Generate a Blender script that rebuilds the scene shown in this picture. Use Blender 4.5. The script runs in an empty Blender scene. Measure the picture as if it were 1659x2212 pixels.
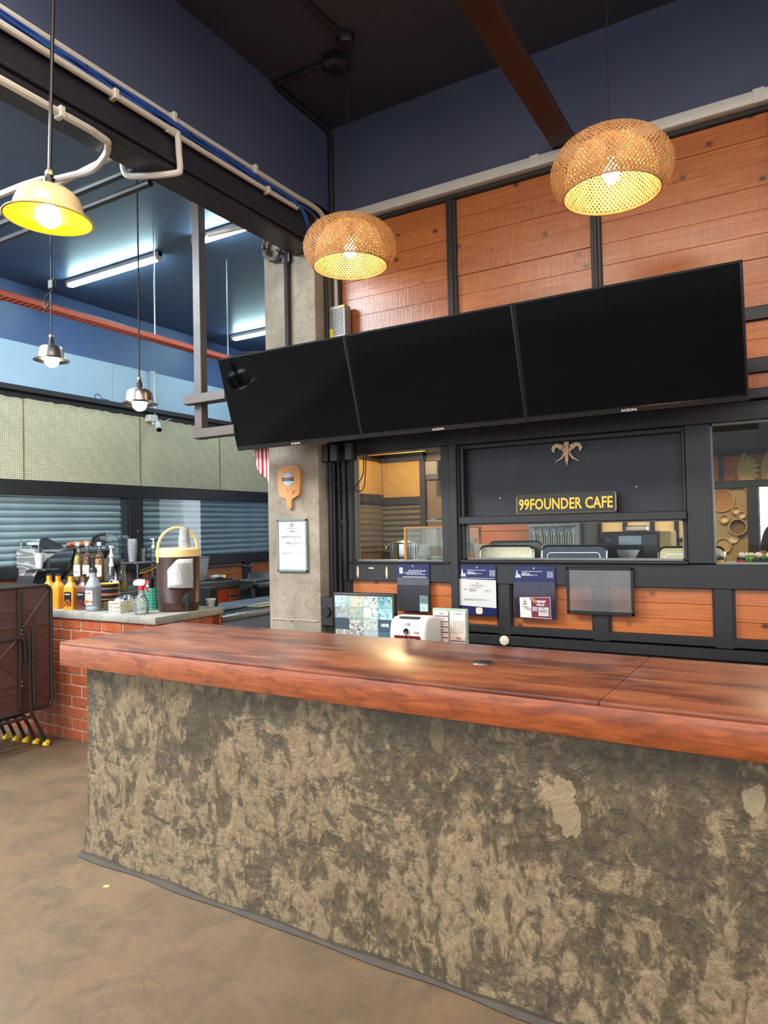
import bpy, bmesh, math, random
from mathutils import Vector, Matrix
random.seed(7)
SC = bpy.context.scene
COL = SC.collection

# ------------------------------------------------------------------ camera, world, exposure
YAW, PITCH, ROLL = 0.530379, 0.023208, -0.021009
FOCAL_PX = 1500.0                      # for a 1659 px wide frame
def make_camera():
    f = Vector((-math.sin(YAW) * math.cos(PITCH), math.cos(YAW) * math.cos(PITCH), math.sin(PITCH)))
    r = Vector((math.cos(YAW), math.sin(YAW), 0)); u = r.cross(f)
    r2 = math.cos(ROLL) * r + math.sin(ROLL) * u
    u2 = -math.sin(ROLL) * r + math.cos(ROLL) * u
    cam = bpy.data.cameras.new('camera'); cam.sensor_fit = 'HORIZONTAL'
    cam.sensor_width = 36.0; cam.lens = FOCAL_PX / 1659.0 * 36.0
    cam.clip_start = 0.05; cam.clip_end = 200
    o = bpy.data.objects.new('camera', cam); COL.objects.link(o)
    m = Matrix(((r2.x, u2.x, -f.x, 0), (r2.y, u2.y, -f.y, 0), (r2.z, u2.z, -f.z, 1.5), (0, 0, 0, 1)))
    o.matrix_world = m
    SC.camera = o
make_camera()
WORLD_STRENGTH = 2.6
w = bpy.data.worlds.new('daylight'); SC.world = w; w.use_nodes = True
bg = w.node_tree.nodes['Background']
bg.inputs['Color'].default_value = (0.86, 0.93, 1.0, 1); bg.inputs['Strength'].default_value = WORLD_STRENGTH
SC.view_settings.view_transform = 'Standard'; SC.view_settings.look = 'None'
SC.view_settings.exposure = 0.12; SC.view_settings.gamma = 1.0
SC.view_settings.use_curve_mapping = False
def area_light(name, loc, size, power, col, rot=(0,0,0)):
    l_ = bpy.data.lights.new(name, 'AREA'); l_.shape = 'RECTANGLE'; l_.size, l_.size_y = size; l_.energy = power; l_.color = col
    o = bpy.data.objects.new(name, l_); COL.objects.link(o); o.location = loc; o.rotation_euler = rot
# ceiling lamps over the dining floor in front of the bar
area_light('dining_ceiling_light', (-1.3, .2, 4.05), (2.2, 1.6), 150, (1.0, .84, .68))
area_light('dining_ceiling_light', (1.6, .6, 4.05), (1.8, 1.6), 110, (1.0, .84, .68))
area_light('side_room_fill_light', (-5.0, .7, 3.95), (2.2, 1.8), 700, (.84, .94, 1.0))  # added cool fill that brightens the side room, no fixture modelled
area_light('kitchen_fill_light', (-.6, 5.7, 2.9), (2.0, .8), 80, (1.0, .80, .55))  # unseen warm fill added to brighten the kitchen behind the windows
SC.cycles.use_denoising = True
SC.cycles.max_bounces = 10; SC.cycles.diffuse_bounces = 5; SC.cycles.glossy_bounces = 4
SC.cycles.transparent_max_bounces = 16; SC.cycles.sample_clamp_indirect = 6.0
SC.cycles.caustics_reflective = False; SC.cycles.caustics_refractive = False

# ------------------------------------------------------------------ mesh helpers
def lerp(a, b, t): return a + (b - a) * t
class MB:
    """collects shapes; build() links them as one mesh object"""
    def __init__(s): s.v = []; s.f = []; s.m = Matrix.Identity(4)
    def add(s, vs, fs):
        n = len(s.v)
        s.v += [tuple(s.m @ Vector(p)) for p in vs]
        s.f += [tuple(i + n for i in f) for f in fs]
        return s
    def at(s, loc=(0, 0, 0), rx=0, ry=0, rz=0, sc=1.0):
        s.m = Matrix.Translation(loc) @ Matrix.Rotation(rz, 4, 'Z') @ Matrix.Rotation(ry, 4, 'Y') @ Matrix.Rotation(rx, 4, 'X') @ Matrix.Scale(sc, 4)
        return s
    def reset(s): s.m = Matrix.Identity(4); return s
    def box(s, x0, x1, y0, y1, z0, z1):
        if x1 < x0: x0, x1 = x1, x0
        if y1 < y0: y0, y1 = y1, y0
        if z1 < z0: z0, z1 = z1, z0
        vs = [(x0,y0,z0),(x1,y0,z0),(x1,y1,z0),(x0,y1,z0),(x0,y0,z1),(x1,y0,z1),(x1,y1,z1),(x0,y1,z1)]
        return s.add(vs, [(0,3,2,1),(4,5,6,7),(0,1,5,4),(1,2,6,5),(2,3,7,6),(3,0,4,7)])
    def rbox(s, x0, x1, y0, y1, z0, z1, b=0.005, seg=1):
        bm = bmesh.new(); bmesh.ops.create_cube(bm, size=1)
        for v in bm.verts:
            v.co = Vector((lerp(x0,x1,v.co.x+.5), lerp(y0,y1,v.co.y+.5), lerp(z0,z1,v.co.z+.5)))
        b = min(b, .49*min(abs(x1-x0), abs(y1-y0), abs(z1-z0)))
        bmesh.ops.bevel(bm, geom=list(bm.edges), offset=b, segments=seg, profile=.5, affect='EDGES')
        bm.verts.index_update()
        s.add([tuple(v.co) for v in bm.verts], [tuple(v.index for v in f.verts) for f in bm.faces]); bm.free()
        return s
    def tube(s, path, r, seg=8, closed=False, caps=True):
        pts = [Vector(p) for p in path]; n = len(pts)
        rr = r if isinstance(r, (list, tuple)) else [r]*n
        vs = []; fs = []; prev = None
        for i in range(n):
            if closed: t = pts[(i+1)%n] - pts[i-1]
            else: t = pts[min(i+1,n-1)] - pts[max(i-1,0)]
            if t.length < 1e-9: t = Vector((0,0,1))
            t.normalize()
            if prev is None:
                a = Vector((0,0,1)) if abs(t.z) < .9 else Vector((1,0,0))
                nx = t.cross(a).normalized()
            else:
                nx = prev - t*prev.dot(t)
                if nx.length < 1e-6: nx = t.orthogonal()
                nx.normalize()
            prev = nx; ny = t.cross(nx)
            for k in range(seg):
                a = 2*math.pi*k/seg
                vs.append(tuple(pts[i] + rr[i]*(math.cos(a)*nx + math.sin(a)*ny)))
        m = n if closed else n-1
        for i in range(m):
            j = (i+1) % n
            for k in range(seg):
                l = (k+1) % seg
                fs.append((i*seg+k, i*seg+l, j*seg+l, j*seg+k))
        if not closed and caps:
            fs.append(tuple(range(seg))[::-1]); fs.append(tuple((n-1)*seg+k for k in range(seg)))
        return s.add(vs, fs)
    def lathe(s, prof, seg=24, c=(0,0,0), a0=0, a1=2*math.pi):
        full = abs(a1-a0-2*math.pi) < 1e-6; ns = seg if full else seg+1
        vs = []; fs = []; idx = []
        for (r, z) in prof:
            if r < 1e-6: idx.append([len(vs)]); vs.append((c[0], c[1], c[2]+z)); continue
            row = []
            for k in range(ns):
                a = a0 + (a1-a0)*k/seg
                row.append(len(vs)); vs.append((c[0]+r*math.cos(a), c[1]+r*math.sin(a), c[2]+z))
            idx.append(row)
        for i in range(len(prof)-1):
            A, B = idx[i], idx[i+1]
            for k in range(seg):
                l = (k+1) % ns if full else k+1
                if len(A) == 1 and len(B) == 1: continue
                if len(A) == 1: fs.append((A[0], B[l], B[k]))
                elif len(B) == 1: fs.append((A[k], A[l], B[0]))
                else: fs.append((A[k], A[l], B[l], B[k]))
        return s.add(vs, fs)
    def cyl(s, c, r, h, seg=20, r2=None, ch=0.0):
        r2 = r if r2 is None else r2
        if ch: return s.lathe([(0,0),(r-ch,0),(r,ch),(r2,h-ch),(r2-ch,h),(0,h)], seg, c)
        return s.lathe([(0,0),(r,0),(r2,h),(0,h)], seg, c)
    def ball(s, c, r, seg=16, rz=None):
        rz = rz or r; n = seg//2
        return s.lathe([(r*math.sin(math.pi*i/n) if 0<i<n else 0, -rz*math.cos(math.pi*i/n)) for i in range(n+1)], seg, c)
    def prism(s, poly, d0, d1, plane='xz'):
        def mp(a, b, d): return {'xz': (a,d,b), 'yz': (d,a,b), 'xy': (a,b,d)}[plane]
        n = len(poly)
        vs = [mp(a,b,d0) for a,b in poly] + [mp(a,b,d1) for a,b in poly]
        fs = [tuple(range(n)), tuple(range(2*n-1, n-1, -1))] + [(i, (i+1)%n, n+(i+1)%n, n+i) for i in range(n)]
        return s.add(vs, fs)
    def quad(s, a, b, c, d): return s.add([a,b,c,d], [(0,1,2,3)])
    def mesh(s, name, sharp=35):
        me = bpy.data.meshes.new(name); me.from_pydata(s.v, [], s.f); me.validate(verbose=False)
        bm = bmesh.new(); bm.from_mesh(me)
        bmesh.ops.recalc_face_normals(bm, faces=bm.faces); bm.to_mesh(me); bm.free()
        me.shade_smooth()
        me.set_sharp_from_angle(angle=math.radians(sharp))
        return me
    def build(s, name, mat, parent=None, sharp=35, label=None):
        o = bpy.data.objects.new(name, s.mesh(name, sharp)); COL.objects.link(o)
        if mat is not None: o.data.materials.append(mat)
        if parent is not None: o.parent = parent
        if label: o['label'] = label
        MB.last = o
        return o
def smooth_path(pts, n=6):
    """Catmull-Rom through the given points"""
    P = [Vector(p) for p in pts]; out = []
    for i in range(len(P)-1):
        p0 = P[max(i-1,0)]; p1 = P[i]; p2 = P[i+1]; p3 = P[min(i+2,len(P)-1)]
        for k in range(n):
            t = k/n
            out.append(.5*((2*p1)+(-p0+p2)*t+(2*p0-5*p1+4*p2-p3)*t*t+(-p0+3*p1-3*p2+p3)*t**3))
    out.append(P[-1]); return out
def rrect(x0, x1, z0, z1, r, n=5):
    out = []
    for cx, cz, a in ((x1-r,z1-r,0),(x0+r,z1-r,90),(x0+r,z0+r,180),(x1-r,z0+r,270)):
        for i in range(n+1):
            t = math.radians(a+90*i/n); out.append((cx+r*math.cos(t), cz+r*math.sin(t)))
    return out
def tag(o, label, cat, group=None, kind=None):
    o['label'] = label; o['category'] = cat
    if group: o['group'] = group
    if kind: o['kind'] = kind
    return o
def thing(name, label, cat, loc=(0,0,0), rz=0, group=None, kind=None, rx=0):
    o = bpy.data.objects.new(name, None); COL.objects.link(o); o.empty_display_size = .05
    o.location = loc; o.rotation_euler = (rx, 0, rz)
    return tag(o, label, cat, group, kind)
def share(name, me, parent=None, loc=(0,0,0), rot=(0,0,0), sc=(1,1,1)):
    o = bpy.data.objects.new(name, me); COL.objects.link(o); o.parent = parent
    o.location = loc; o.rotation_euler = rot; o.scale = sc; return o
def copy_tree(o, parent=None):
    c = o.copy(); COL.objects.link(c); c.parent = parent
    for ch in list(o.children): copy_tree(ch, c)
    return c
_tc = {}
def text_mesh(body, bold=0.0, ext=0.001, res=2):
    cu = bpy.data.curves.new('lettering', 'FONT'); cu.body = body; cu.extrude = ext; cu.offset = bold
    cu.resolution_u = res; cu.align_x = 'CENTER'; cu.align_y = 'CENTER'; cu.size = 1.0
    t = bpy.data.objects.new('lettering', cu); COL.objects.link(t)
    bpy.context.view_layer.update()
    me = bpy.data.meshes.new_from_object(t.evaluated_get(bpy.context.evaluated_depsgraph_get()))
    bpy.data.objects.remove(t); bpy.data.curves.remove(cu)
    return me
def lettering(body, mat, parent, loc, width=None, height=None, rot=(math.pi/2,0,0), bold=0.0, depth=.001, name='lettering'):
    me = text_mesh(body, bold, .5); me.name = 'lettering'; me.materials.clear(); me.materials.append(mat)
    xs = [v.co.x for v in me.vertices]; ys = [v.co.y for v in me.vertices]
    if not xs: return None
    cx = (min(xs)+max(xs))/2; cy = (min(ys)+max(ys))/2
    for v in me.vertices: v.co.x -= cx; v.co.y -= cy
    wx = max(xs)-min(xs); wy = max(ys)-min(ys)
    if width and height: sx, sy = width/wx, height/wy
    elif width: sx = sy = width/wx
    else: sx = sy = height/wy
    return share(name, me, parent, loc, rot, (sx, sy, depth))

# ------------------------------------------------------------------ materials
MATS = {}
class NT:
    def __init__(s, name):
        s.mat = bpy.data.materials.new(name); s.mat.use_nodes = True
        s.nt = s.mat.node_tree; s.p = s.nt.nodes['Principled BSDF']; s.out = s.nt.nodes['Material Output']
        MATS[name] = s.mat
    def n(s, t, **kw):
        nd = s.nt.nodes.new(t)
        for k, v in kw.items():
            if k.startswith('i_'): nd.inputs[k[2:].replace('_', ' ')].default_value = v
            else: setattr(nd, k, v)
        return nd
    def l(s, a, b): s.nt.links.new(a, b)
    def coord(s, scale=(1,1,1), rand=0.0, kind='Object', loc=(0,0,0), rot=(0,0,0)):
        tc = s.n('ShaderNodeTexCoord'); mp = s.n('ShaderNodeMapping')
        mp.inputs['Scale'].default_value = scale; mp.inputs['Location'].default_value = loc; mp.inputs['Rotation'].default_value = rot
        if rand:
            oi = s.n('ShaderNodeObjectInfo'); ml = s.n('ShaderNodeVectorMath', operation='SCALE')
            cb = s.n('ShaderNodeCombineXYZ')
            for k in range(3): s.l(oi.outputs['Random'], cb.inputs[k])
            s.l(cb.outputs[0], ml.inputs[0]); ml.inputs['Scale'].default_value = rand
            ad = s.n('ShaderNodeVectorMath', operation='ADD')
            s.l(tc.outputs[kind], ad.inputs[0]); s.l(ml.outputs[0], ad.inputs[1]); s.l(ad.outputs[0], mp.inputs['Vector'])
        else: s.l(tc.outputs[kind], mp.inputs['Vector'])
        return mp.outputs['Vector']
    def noise(s, vec, scale=5, detail=4, rough=.55, dist=0.0):
        nd = s.n('ShaderNodeTexNoise'); nd.inputs['Scale'].default_value = scale; nd.inputs['Detail'].default_value = detail
        nd.inputs['Roughness'].default_value = rough; nd.inputs['Distortion'].default_value = dist
        s.l(vec, nd.inputs['Vector']); return nd.outputs['Fac']
    def ramp(s, fac, stops, interp='LINEAR'):
        nd = s.n('ShaderNodeValToRGB'); cr = nd.color_ramp; cr.interpolation = interp
        while len(cr.elements) < len(stops): cr.elements.new(.5)
        for e, (p, c) in zip(cr.elements, stops):
            e.position = p; e.color = (*c, 1) if len(c) == 3 else c
        s.l(fac, nd.inputs['Fac']); return nd.outputs['Color']
    def mix(s, fac, a, b, mode='MIX'):
        nd = s.n('ShaderNodeMix', data_type='RGBA', blend_type=mode); nd.clamp_factor = True
        for val, key in ((fac, 0), (a, 6), (b, 7)):
            if hasattr(val, 'links') or hasattr(val, 'is_linked'): s.l(val, nd.inputs[key])
            elif key == 0: nd.inputs[0].default_value = val
            else: nd.inputs[key].default_value = (*val, 1)
        return nd.outputs[2]
    def math(s, op, a, b=0.0, clamp=False):
        nd = s.n('ShaderNodeMath', operation=op); nd.use_clamp = clamp
        for k, val in enumerate((a, b)):
            if hasattr(val, 'is_linked'): s.l(val, nd.inputs[k])
            else: nd.inputs[k].default_value = val
        return nd.outputs[0]
    def bump(s, h, strength=.3, dist=.01, prev=None):
        nd = s.n('ShaderNodeBump'); nd.inputs['Strength'].default_value = strength; nd.inputs['Distance'].default_value = dist
        s.l(h, nd.inputs['Height'])
        if prev is not None: s.l(prev, nd.inputs['Normal'])
        s.l(nd.outputs[0], s.p.inputs['Normal']); return nd.outputs[0]
    def base(s, c):
        if hasattr(c, 'is_linked'): s.l(c, s.p.inputs['Base Color'])
        else: s.p.inputs['Base Color'].default_value = (*c, 1)
        return s
    def rough(s, r):
        if hasattr(r, 'is_linked'): s.l(r, s.p.inputs['Roughness'])
        else: s.p.inputs['Roughness'].default_value = r
        return s
def srgb(r, g, b):
    def f(c):
        c /= 255.0
        return c/12.92 if c <= .04045 else ((c+.055)/1.055)**2.4
    return (f(r), f(g), f(b))
def mat(name, col, rough=.5, metal=0.0, var=.12, vs=8.0, coat=0.0, spec=.5, bump=0.0):
    """plain surface with a little procedural unevenness"""
    if name in MATS: return MATS[name]
    t = NT(name); v = t.coord()
    if var:
        nz = t.noise(v, vs, 4)
        t.base(t.ramp(nz, [(.25, tuple(c*(1-var) for c in col)), (.75, tuple(min(1, c*(1+var)) for c in col))]))
        t.rough(t.math('MULTIPLY_ADD', nz, .15)); t.nt.nodes[-1].inputs[2].default_value = max(0, rough-.075)
        if bump: t.bump(nz, bump, .004)
    else: t.base(col).rough(rough)
    t.p.inputs['Metallic'].default_value = metal; t.p.inputs['Coat Weight'].default_value = coat
    t.p.inputs['Specular IOR Level'].default_value = spec
    return t.mat
def emit(name, col, strength, base=(1,1,1)):
    if name in MATS: return MATS[name]
    t = NT(name); t.base(base).rough(.4)
    t.p.inputs['Emission Color'].default_value = (*col, 1); t.p.inputs['Emission Strength'].default_value = strength
    return t.mat
def glass(name, tint=(1,1,1), refl=1.0, dirt=0.0, rough=.02):
    """thin pane: see-through with a Fresnel reflection"""
    if name in MATS: return MATS[name]
    t = NT(name); nt = t.nt; nt.nodes.remove(t.p)
    tr = t.n('ShaderNodeBsdfTransparent'); tr.inputs[0].default_value = (*tint, 1)
    gl = t.n('ShaderNodeBsdfGlossy'); gl.inputs['Roughness'].default_value = rough
    fr = t.n('ShaderNodeFresnel'); fr.inputs['IOR'].default_value = 1.45
    mx = t.n('ShaderNodeMixShader'); f = t.math('MULTIPLY', fr.outputs[0], refl)
    t.l(f, mx.inputs[0]); t.l(tr.outputs[0], mx.inputs[1]); t.l(gl.outputs[0], mx.inputs[2])
    last = mx.outputs[0]
    if dirt:
        df = t.n('ShaderNodeBsdfDiffuse'); df.inputs[0].default_value = (.82,.82,.82,1)
        nz = t.noise(t.coord(), 3, 5); k = t.math('MULTIPLY', nz, dirt)
        m2 = t.n('ShaderNodeMixShader'); t.l(k, m2.inputs[0]); t.l(last, m2.inputs[1]); t.l(df.outputs[0], m2.inputs[2]); last = m2.outputs[0]
    t.l(last, t.out.inputs['Surface']); return t.mat

def make_plank():
    t = NT('varnished_plank'); v = t.coord((1,1,1), rand=7.0)
    # grain along x
    g = t.n('ShaderNodeMapping'); g.inputs['Scale'].default_value = (1.2, 3, 26); t.l(v, g.inputs['Vector'])
    n1 = t.noise(g.outputs[0], 3.0, 6, .6, .6)
    saw = t.n('ShaderNodeMapping'); saw.inputs['Scale'].default_value = (70, 2, 5); t.l(v, saw.inputs['Vector'])
    n2 = t.noise(saw.outputs[0], 1.5, 3, .6)
    big = t.noise(v, 2.0, 3)
    c = t.ramp(n1, [(.25, srgb(136,68,28)), (.5, srgb(186,104,52)), (.75, srgb(212,132,74))])
    c = t.mix(t.math('MULTIPLY', n2, .6), c, srgb(132,70,34))
    c = t.mix(t.math('MULTIPLY', big, .5), c, srgb(196,116,58))
    oi = t.n('ShaderNodeObjectInfo')
    c = t.mix(t.math('MULTIPLY', oi.outputs['Random'], .35), c, srgb(150,80,40))
    vo = t.n('ShaderNodeTexVoronoi'); vo.inputs['Scale'].default_value = 6.0
    kn = t.n('ShaderNodeMapping'); kn.inputs['Scale'].default_value = (1, .2, 1.25); t.l(v, kn.inputs['Vector']); t.l(kn.outputs[0], vo.inputs['Vector'])
    kf = t.ramp(vo.outputs['Distance'], [(.05, (.9,.9,.9)), (.09, (.4,.4,.4)), (.17, (0,0,0))])
    c = t.mix(kf, c, srgb(52,24,12))
    t.base(c); t.rough(t.math('ADD', t.math('MULTIPLY', n2, .22), .2))
    t.p.inputs['Coat Weight'].default_value = .25; t.p.inputs['Coat Roughness'].default_value = .2
    b = t.bump(n2, .5, .004); t.bump(n1, .25, .003, b)
make_plank()
def make_counter_wood():
    t = NT('counter_wood'); v = t.coord()
    br = t.n('ShaderNodeTexBrick'); br.offset = .5; br.offset_frequency = 2
    br.inputs['Scale'].default_value = 1.0; br.inputs['Brick Width'].default_value = .42; br.inputs['Row Height'].default_value = .052
    br.inputs['Mortar Size'].default_value = .0007; br.inputs['Bias'].default_value = 0.0
    br.inputs['Color1'].default_value = (0,0,0,1); br.inputs['Color2'].default_value = (1,1,1,1); br.inputs['Mortar'].default_value = (.5,.5,.5,1)
    t.l(v, br.inputs['Vector'])
    gm = t.n('ShaderNodeMapping'); gm.inputs['Scale'].default_value = (1.6, 26, 26); t.l(v, gm.inputs['Vector'])
    g = t.noise(gm.outputs[0], 3, 6, .6, .4)
    sm = t.n('ShaderNodeMapping'); sm.inputs['Scale'].default_value = (1.1, 4.2, 2.5); t.l(v, sm.inputs['Vector'])
    blot = t.noise(sm.outputs[0], 2.2, 4, .55, .4)
    c = t.ramp(g, [(.25, srgb(110,57,36)), (.55, srgb(144,86,56)), (.8, srgb(164,106,72))])
    c = t.mix(t.math('MULTIPLY', br.outputs['Color'], .6), c, srgb(110,50,32))
    c = t.mix(t.ramp(blot, [(.46, (0,0,0)), (.62, (.85,.85,.85))]), c, srgb(72,31,24))
    c = t.mix(t.math('MULTIPLY', br.outputs['Fac'], .7), c, srgb(58,24,16))
    t.base(c); t.rough(t.math('ADD', t.math('MULTIPLY', g, .16), .3))
    t.p.inputs['Coat Weight'].default_value = .35; t.p.inputs['Coat Roughness'].default_value = .3
    t.bump(g, .08, .002)
make_counter_wood()
def make_edge_wood():
    t = NT('counter_edge_wood'); v = t.coord()
    gm = t.n('ShaderNodeMapping'); gm.inputs['Scale'].default_value = (2.2, 20, 24); t.l(v, gm.inputs['Vector'])
    g = t.noise(gm.outputs[0], 3, 7, .65, .8)
    fl = t.n('ShaderNodeMapping'); fl.inputs['Scale'].default_value = (3.0, 3, 9); t.l(v, fl.inputs['Vector'])
    b = t.noise(fl.outputs[0], 2.5, 5, .6, 1.0)
    c = t.ramp(g, [(.25, srgb(104,44,18)), (.5, srgb(142,70,32)), (.78, srgb(170,92,46))])
    c = t.mix(t.ramp(b, [(.45, (0,0,0)), (.7, (.7,.7,.7))]), c, srgb(88,36,15))
    t.base(c); t.rough(.3); t.p.inputs['Coat Weight'].default_value = .3; t.p.inputs['Coat Roughness'].default_value = .18
    t.bump(g, .12, .002)
make_edge_wood()
def make_plaster():
    t = NT('trowelled_plaster'); v = t.coord()
    def mp(sx, sy, sz, rot=0.0):
        m_ = t.n('ShaderNodeMapping'); m_.inputs['Scale'].default_value = (sx, sy, sz); m_.inputs['Rotation'].default_value = (0, rot, 0); t.l(v, m_.inputs['Vector']); return m_.outputs[0]
    def ridged(vec, scale, detail, rough, dist):
        nd = t.n('ShaderNodeTexNoise'); nd.noise_type = 'RIDGED_MULTIFRACTAL'; nd.normalize = True
        for k_, x_ in (('Scale', scale), ('Detail', detail), ('Roughness', rough), ('Distortion', dist)): nd.inputs[k_].default_value = x_
        t.l(vec, nd.inputs['Vector']); return nd.outputs['Fac']
    A = t.noise(mp(1.0, 1.0, .5), 9, 9, .66, .5)             # upward strokes
    B = t.noise(mp(1, 1, .75, .4), 4.6, 10, .68, .6)         # patches
    C = t.noise(mp(.55, 1, 1.5, .25), 11, 9, .66, .5)        # sideways scrapes
    fine = t.noise(mp(1, 1, .7, .2), 42, 8, .7, .4); grit = t.noise(v, 130, 4, .7)
    rg = ridged(mp(1, 1, .6, .3), 7, 6, .6, .5); rg2 = ridged(mp(.7, 1, 1.1, -.4), 16, 5, .6, .4)
    big = t.noise(v, 1.5, 3, .5); sel = t.noise(v, 2.6, 2, .5)
    sx = t.n('ShaderNodeSeparateXYZ'); t.l(v, sx.inputs[0])
    # smoother, darker skim high up towards the far end of the bar
    za = t.math('MULTIPLY', t.math('SUBTRACT', sx.outputs[2], .46), 3.0); zb = t.math('SUBTRACT', sx.outputs[0], 1.6)
    zone = t.math('ADD', t.math('MINIMUM', za, zb), t.math('MULTIPLY', t.math('SUBTRACT', big, .5), .7))
    zf = t.ramp(zone, [(.0, (1,1,1)), (.16, (0,0,0))])
    AC = t.n('ShaderNodeMix', data_type='FLOAT'); t.l(t.ramp(sel, [(.44,(0,0,0)),(.56,(1,1,1))]), AC.inputs[0]); t.l(A, AC.inputs[2]); t.l(C, AC.inputs[3])
    k = t.math('ADD', t.math('MULTIPLY', AC.outputs[0], .5), t.math('MULTIPLY', B, .5))
    k = t.math('ADD', k, t.math('MULTIPLY', t.math('SUBTRACT', big, .5), .16))
    k = t.math('ADD', k, t.math('MULTIPLY', t.math('SUBTRACT', zf, .78), .07))
    P = t.ramp(k, [(.455, (0,0,0)), (.535, (1,1,1))])        # skim (0) or crumbly coat (1)
    f2 = t.math('ADD', t.math('MULTIPLY', fine, .75), t.math('MULTIPLY', grit, .25))
    fl1 = t.noise(mp(1, 1, .62, .35), 15, 8, .63, .9); fl2 = t.noise(mp(.9, 1, .8, -.3), 19, 8, .63, .9)
    c = t.ramp(f2, [(.36, srgb(72,63,48)), (.52, srgb(96,84,65)), (.68, srgb(126,111,87))])
    th = t.math('ADD', fl1, t.math('MULTIPLY', t.math('SUBTRACT', P, .5), .15))
    lt = t.ramp(f2, [(.36, srgb(112,98,77)), (.62, srgb(166,147,119))])
    c = t.mix(t.ramp(th, [(.49, (0,0,0)), (.525, (.5,.5,.5)), (.58, (.9,.9,.9))]), c, lt)                     # pale crumbs
    dk = t.math('SUBTRACT', fl2, t.math('MULTIPLY', t.math('SUBTRACT', P, .5), .10))
    c = t.mix(t.ramp(dk, [(.52, (0,0,0)), (.60, (.7,.7,.7))]), c, t.ramp(f2, [(.4, srgb(60,52,40)), (.65, srgb(82,72,56))]))  # dark trowelled flakes
    edge = t.ramp(rg, [(.72, (0,0,0)), (.84, (.55,.55,.55))]); c = t.mix(edge, c, srgb(152,136,110))
    # patches with their own outline: round bare patch and two pale scabs
    def blob(cx, cz, rx, rz, wob, col, c, amt=1.0):
        m_ = t.n('ShaderNodeMapping'); m_.vector_type = 'POINT'
        m_.inputs['Location'].default_value = (-cx/rx, 0, -cz/rz); m_.inputs['Scale'].default_value = (1/rx, 0, 1/rz); t.l(v, m_.inputs['Vector'])
        ln = t.n('ShaderNodeVectorMath', operation='LENGTH'); t.l(m_.outputs[0], ln.inputs[0])
        d = t.math('ADD', ln.outputs['Value'], t.math('MULTIPLY', t.math('SUBTRACT', fl1, .5), wob))
        f = t.ramp(d, [(.9, (amt,amt,amt)), (1.0, (0,0,0))]); return t.mix(f, c, col)
    c = blob(0.878, .69, .085, .095, 1.6, srgb(74,66,52), c, .8)
    c = blob(2.404, .685, .055,   .045, 3.6, srgb(156,142,116), c)
    c = blob(2.440, .62, .038, .055, 3.6, srgb(150,136,112), c)
    c = blob(2.945, .757, .030, .050, 2.6, srgb(158,144,120), c)
    c = blob(2.007, .805, .025, .055, 2.0, srgb(122,110,88), c, .8)
    c = t.mix(1.0, c, (.82,.77,.68), 'MULTIPLY')      # brown cement pigment
    t.base(c); t.rough(t.math('ADD', t.math('MULTIPLY', k, .3), .32))
    hh = t.math('ADD', t.math('MULTIPLY', k, 1.2), t.math('MULTIPLY', fl1, .55)); hh = t.math('SUBTRACT', hh, t.math('MULTIPLY', fl2, .35)); hh = t.math('ADD', hh, t.math('MULTIPLY', rg, .12))
    t.bump(hh, .6, .03)
make_plaster()
def make_floor():
    t = NT('worn_cement_floor'); v = t.coord()
    big = t.noise(v, .9, 5, .6, .3); mid = t.noise(v, 5, 6, .65, .6); fine = t.noise(v, 60, 4, .6)
    c = t.ramp(big, [(.3, srgb(80,64,47)), (.5, srgb(99,79,58)), (.72, srgb(110,89,66))])
    c = t.mix(t.ramp(mid, [(.44, (0,0,0)), (.62, (.7,.7,.7))]), c, srgb(70,58,44))
    c = t.mix(t.math('MULTIPLY', fine, .25), c, srgb(126,109,88))
    wp = t.n('ShaderNodeTexNoise'); wp.inputs['Scale'].default_value = 2.4; wp.inputs['Detail'].default_value = 4; t.l(v, wp.inputs['Vector'])
    wv = t.n('ShaderNodeVectorMath', operation='MULTIPLY_ADD'); t.l(wp.outputs['Color'], wv.inputs[0]); wv.inputs[1].default_value = (.25,.25,0); t.l(v, wv.inputs[2])
    vo = t.n('ShaderNodeTexVoronoi', feature='DISTANCE_TO_EDGE'); vo.inputs['Scale'].default_value = 16; t.l(wv.outputs[0], vo.inputs['Vector'])
    gate = t.ramp(t.noise(v, 2.2, 2), [(.44, (0,0,0)), (.62, (1,1,1))])
    cr = t.mix(1.0, t.ramp(vo.outputs['Distance'], [(.0, (.6,.6,.6)), (.022, (0,0,0))]), gate, 'MULTIPLY')
    c = t.mix(cr, c, srgb(66,52,38))
    t.base(c); t.rough(t.math('ADD', t.math('MULTIPLY', mid, .35), .26)); t.p.inputs['Specular IOR Level'].default_value = .45
    t.bump(mid, .06, .004)
make_floor()
def make_concrete(name, a, b, dark):
    t = NT(name); v = t.coord(); n = t.noise(v, 3.2, 7, .62, .5); f = t.noise(v, 34, 5, .6)
    c = t.ramp(n, [(.3, a), (.68, b)]); c = t.mix(t.ramp(f, [(.5, (0,0,0)), (.75, (.5,.5,.5))]), c, dark)
    sp = t.n('ShaderNodeTexVoronoi'); sp.inputs['Scale'].default_value = 13; t.l(v, sp.inputs['Vector'])
    c = t.mix(t.ramp(sp.outputs['Distance'], [(.045, (.8,.8,.8)), (.075, (0,0,0))]), c, srgb(206,200,188))
    t.base(c); t.rough(.72); t.bump(t.math('ADD', n, t.math('MULTIPLY', f, .4)), .25, .006)
make_concrete('column_cement', srgb(122,110,94), srgb(166,154,136), srgb(96,86,72))
make_concrete('bench_cement', srgb(120,116,106), srgb(156,150,138), srgb(92,88,78))
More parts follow.
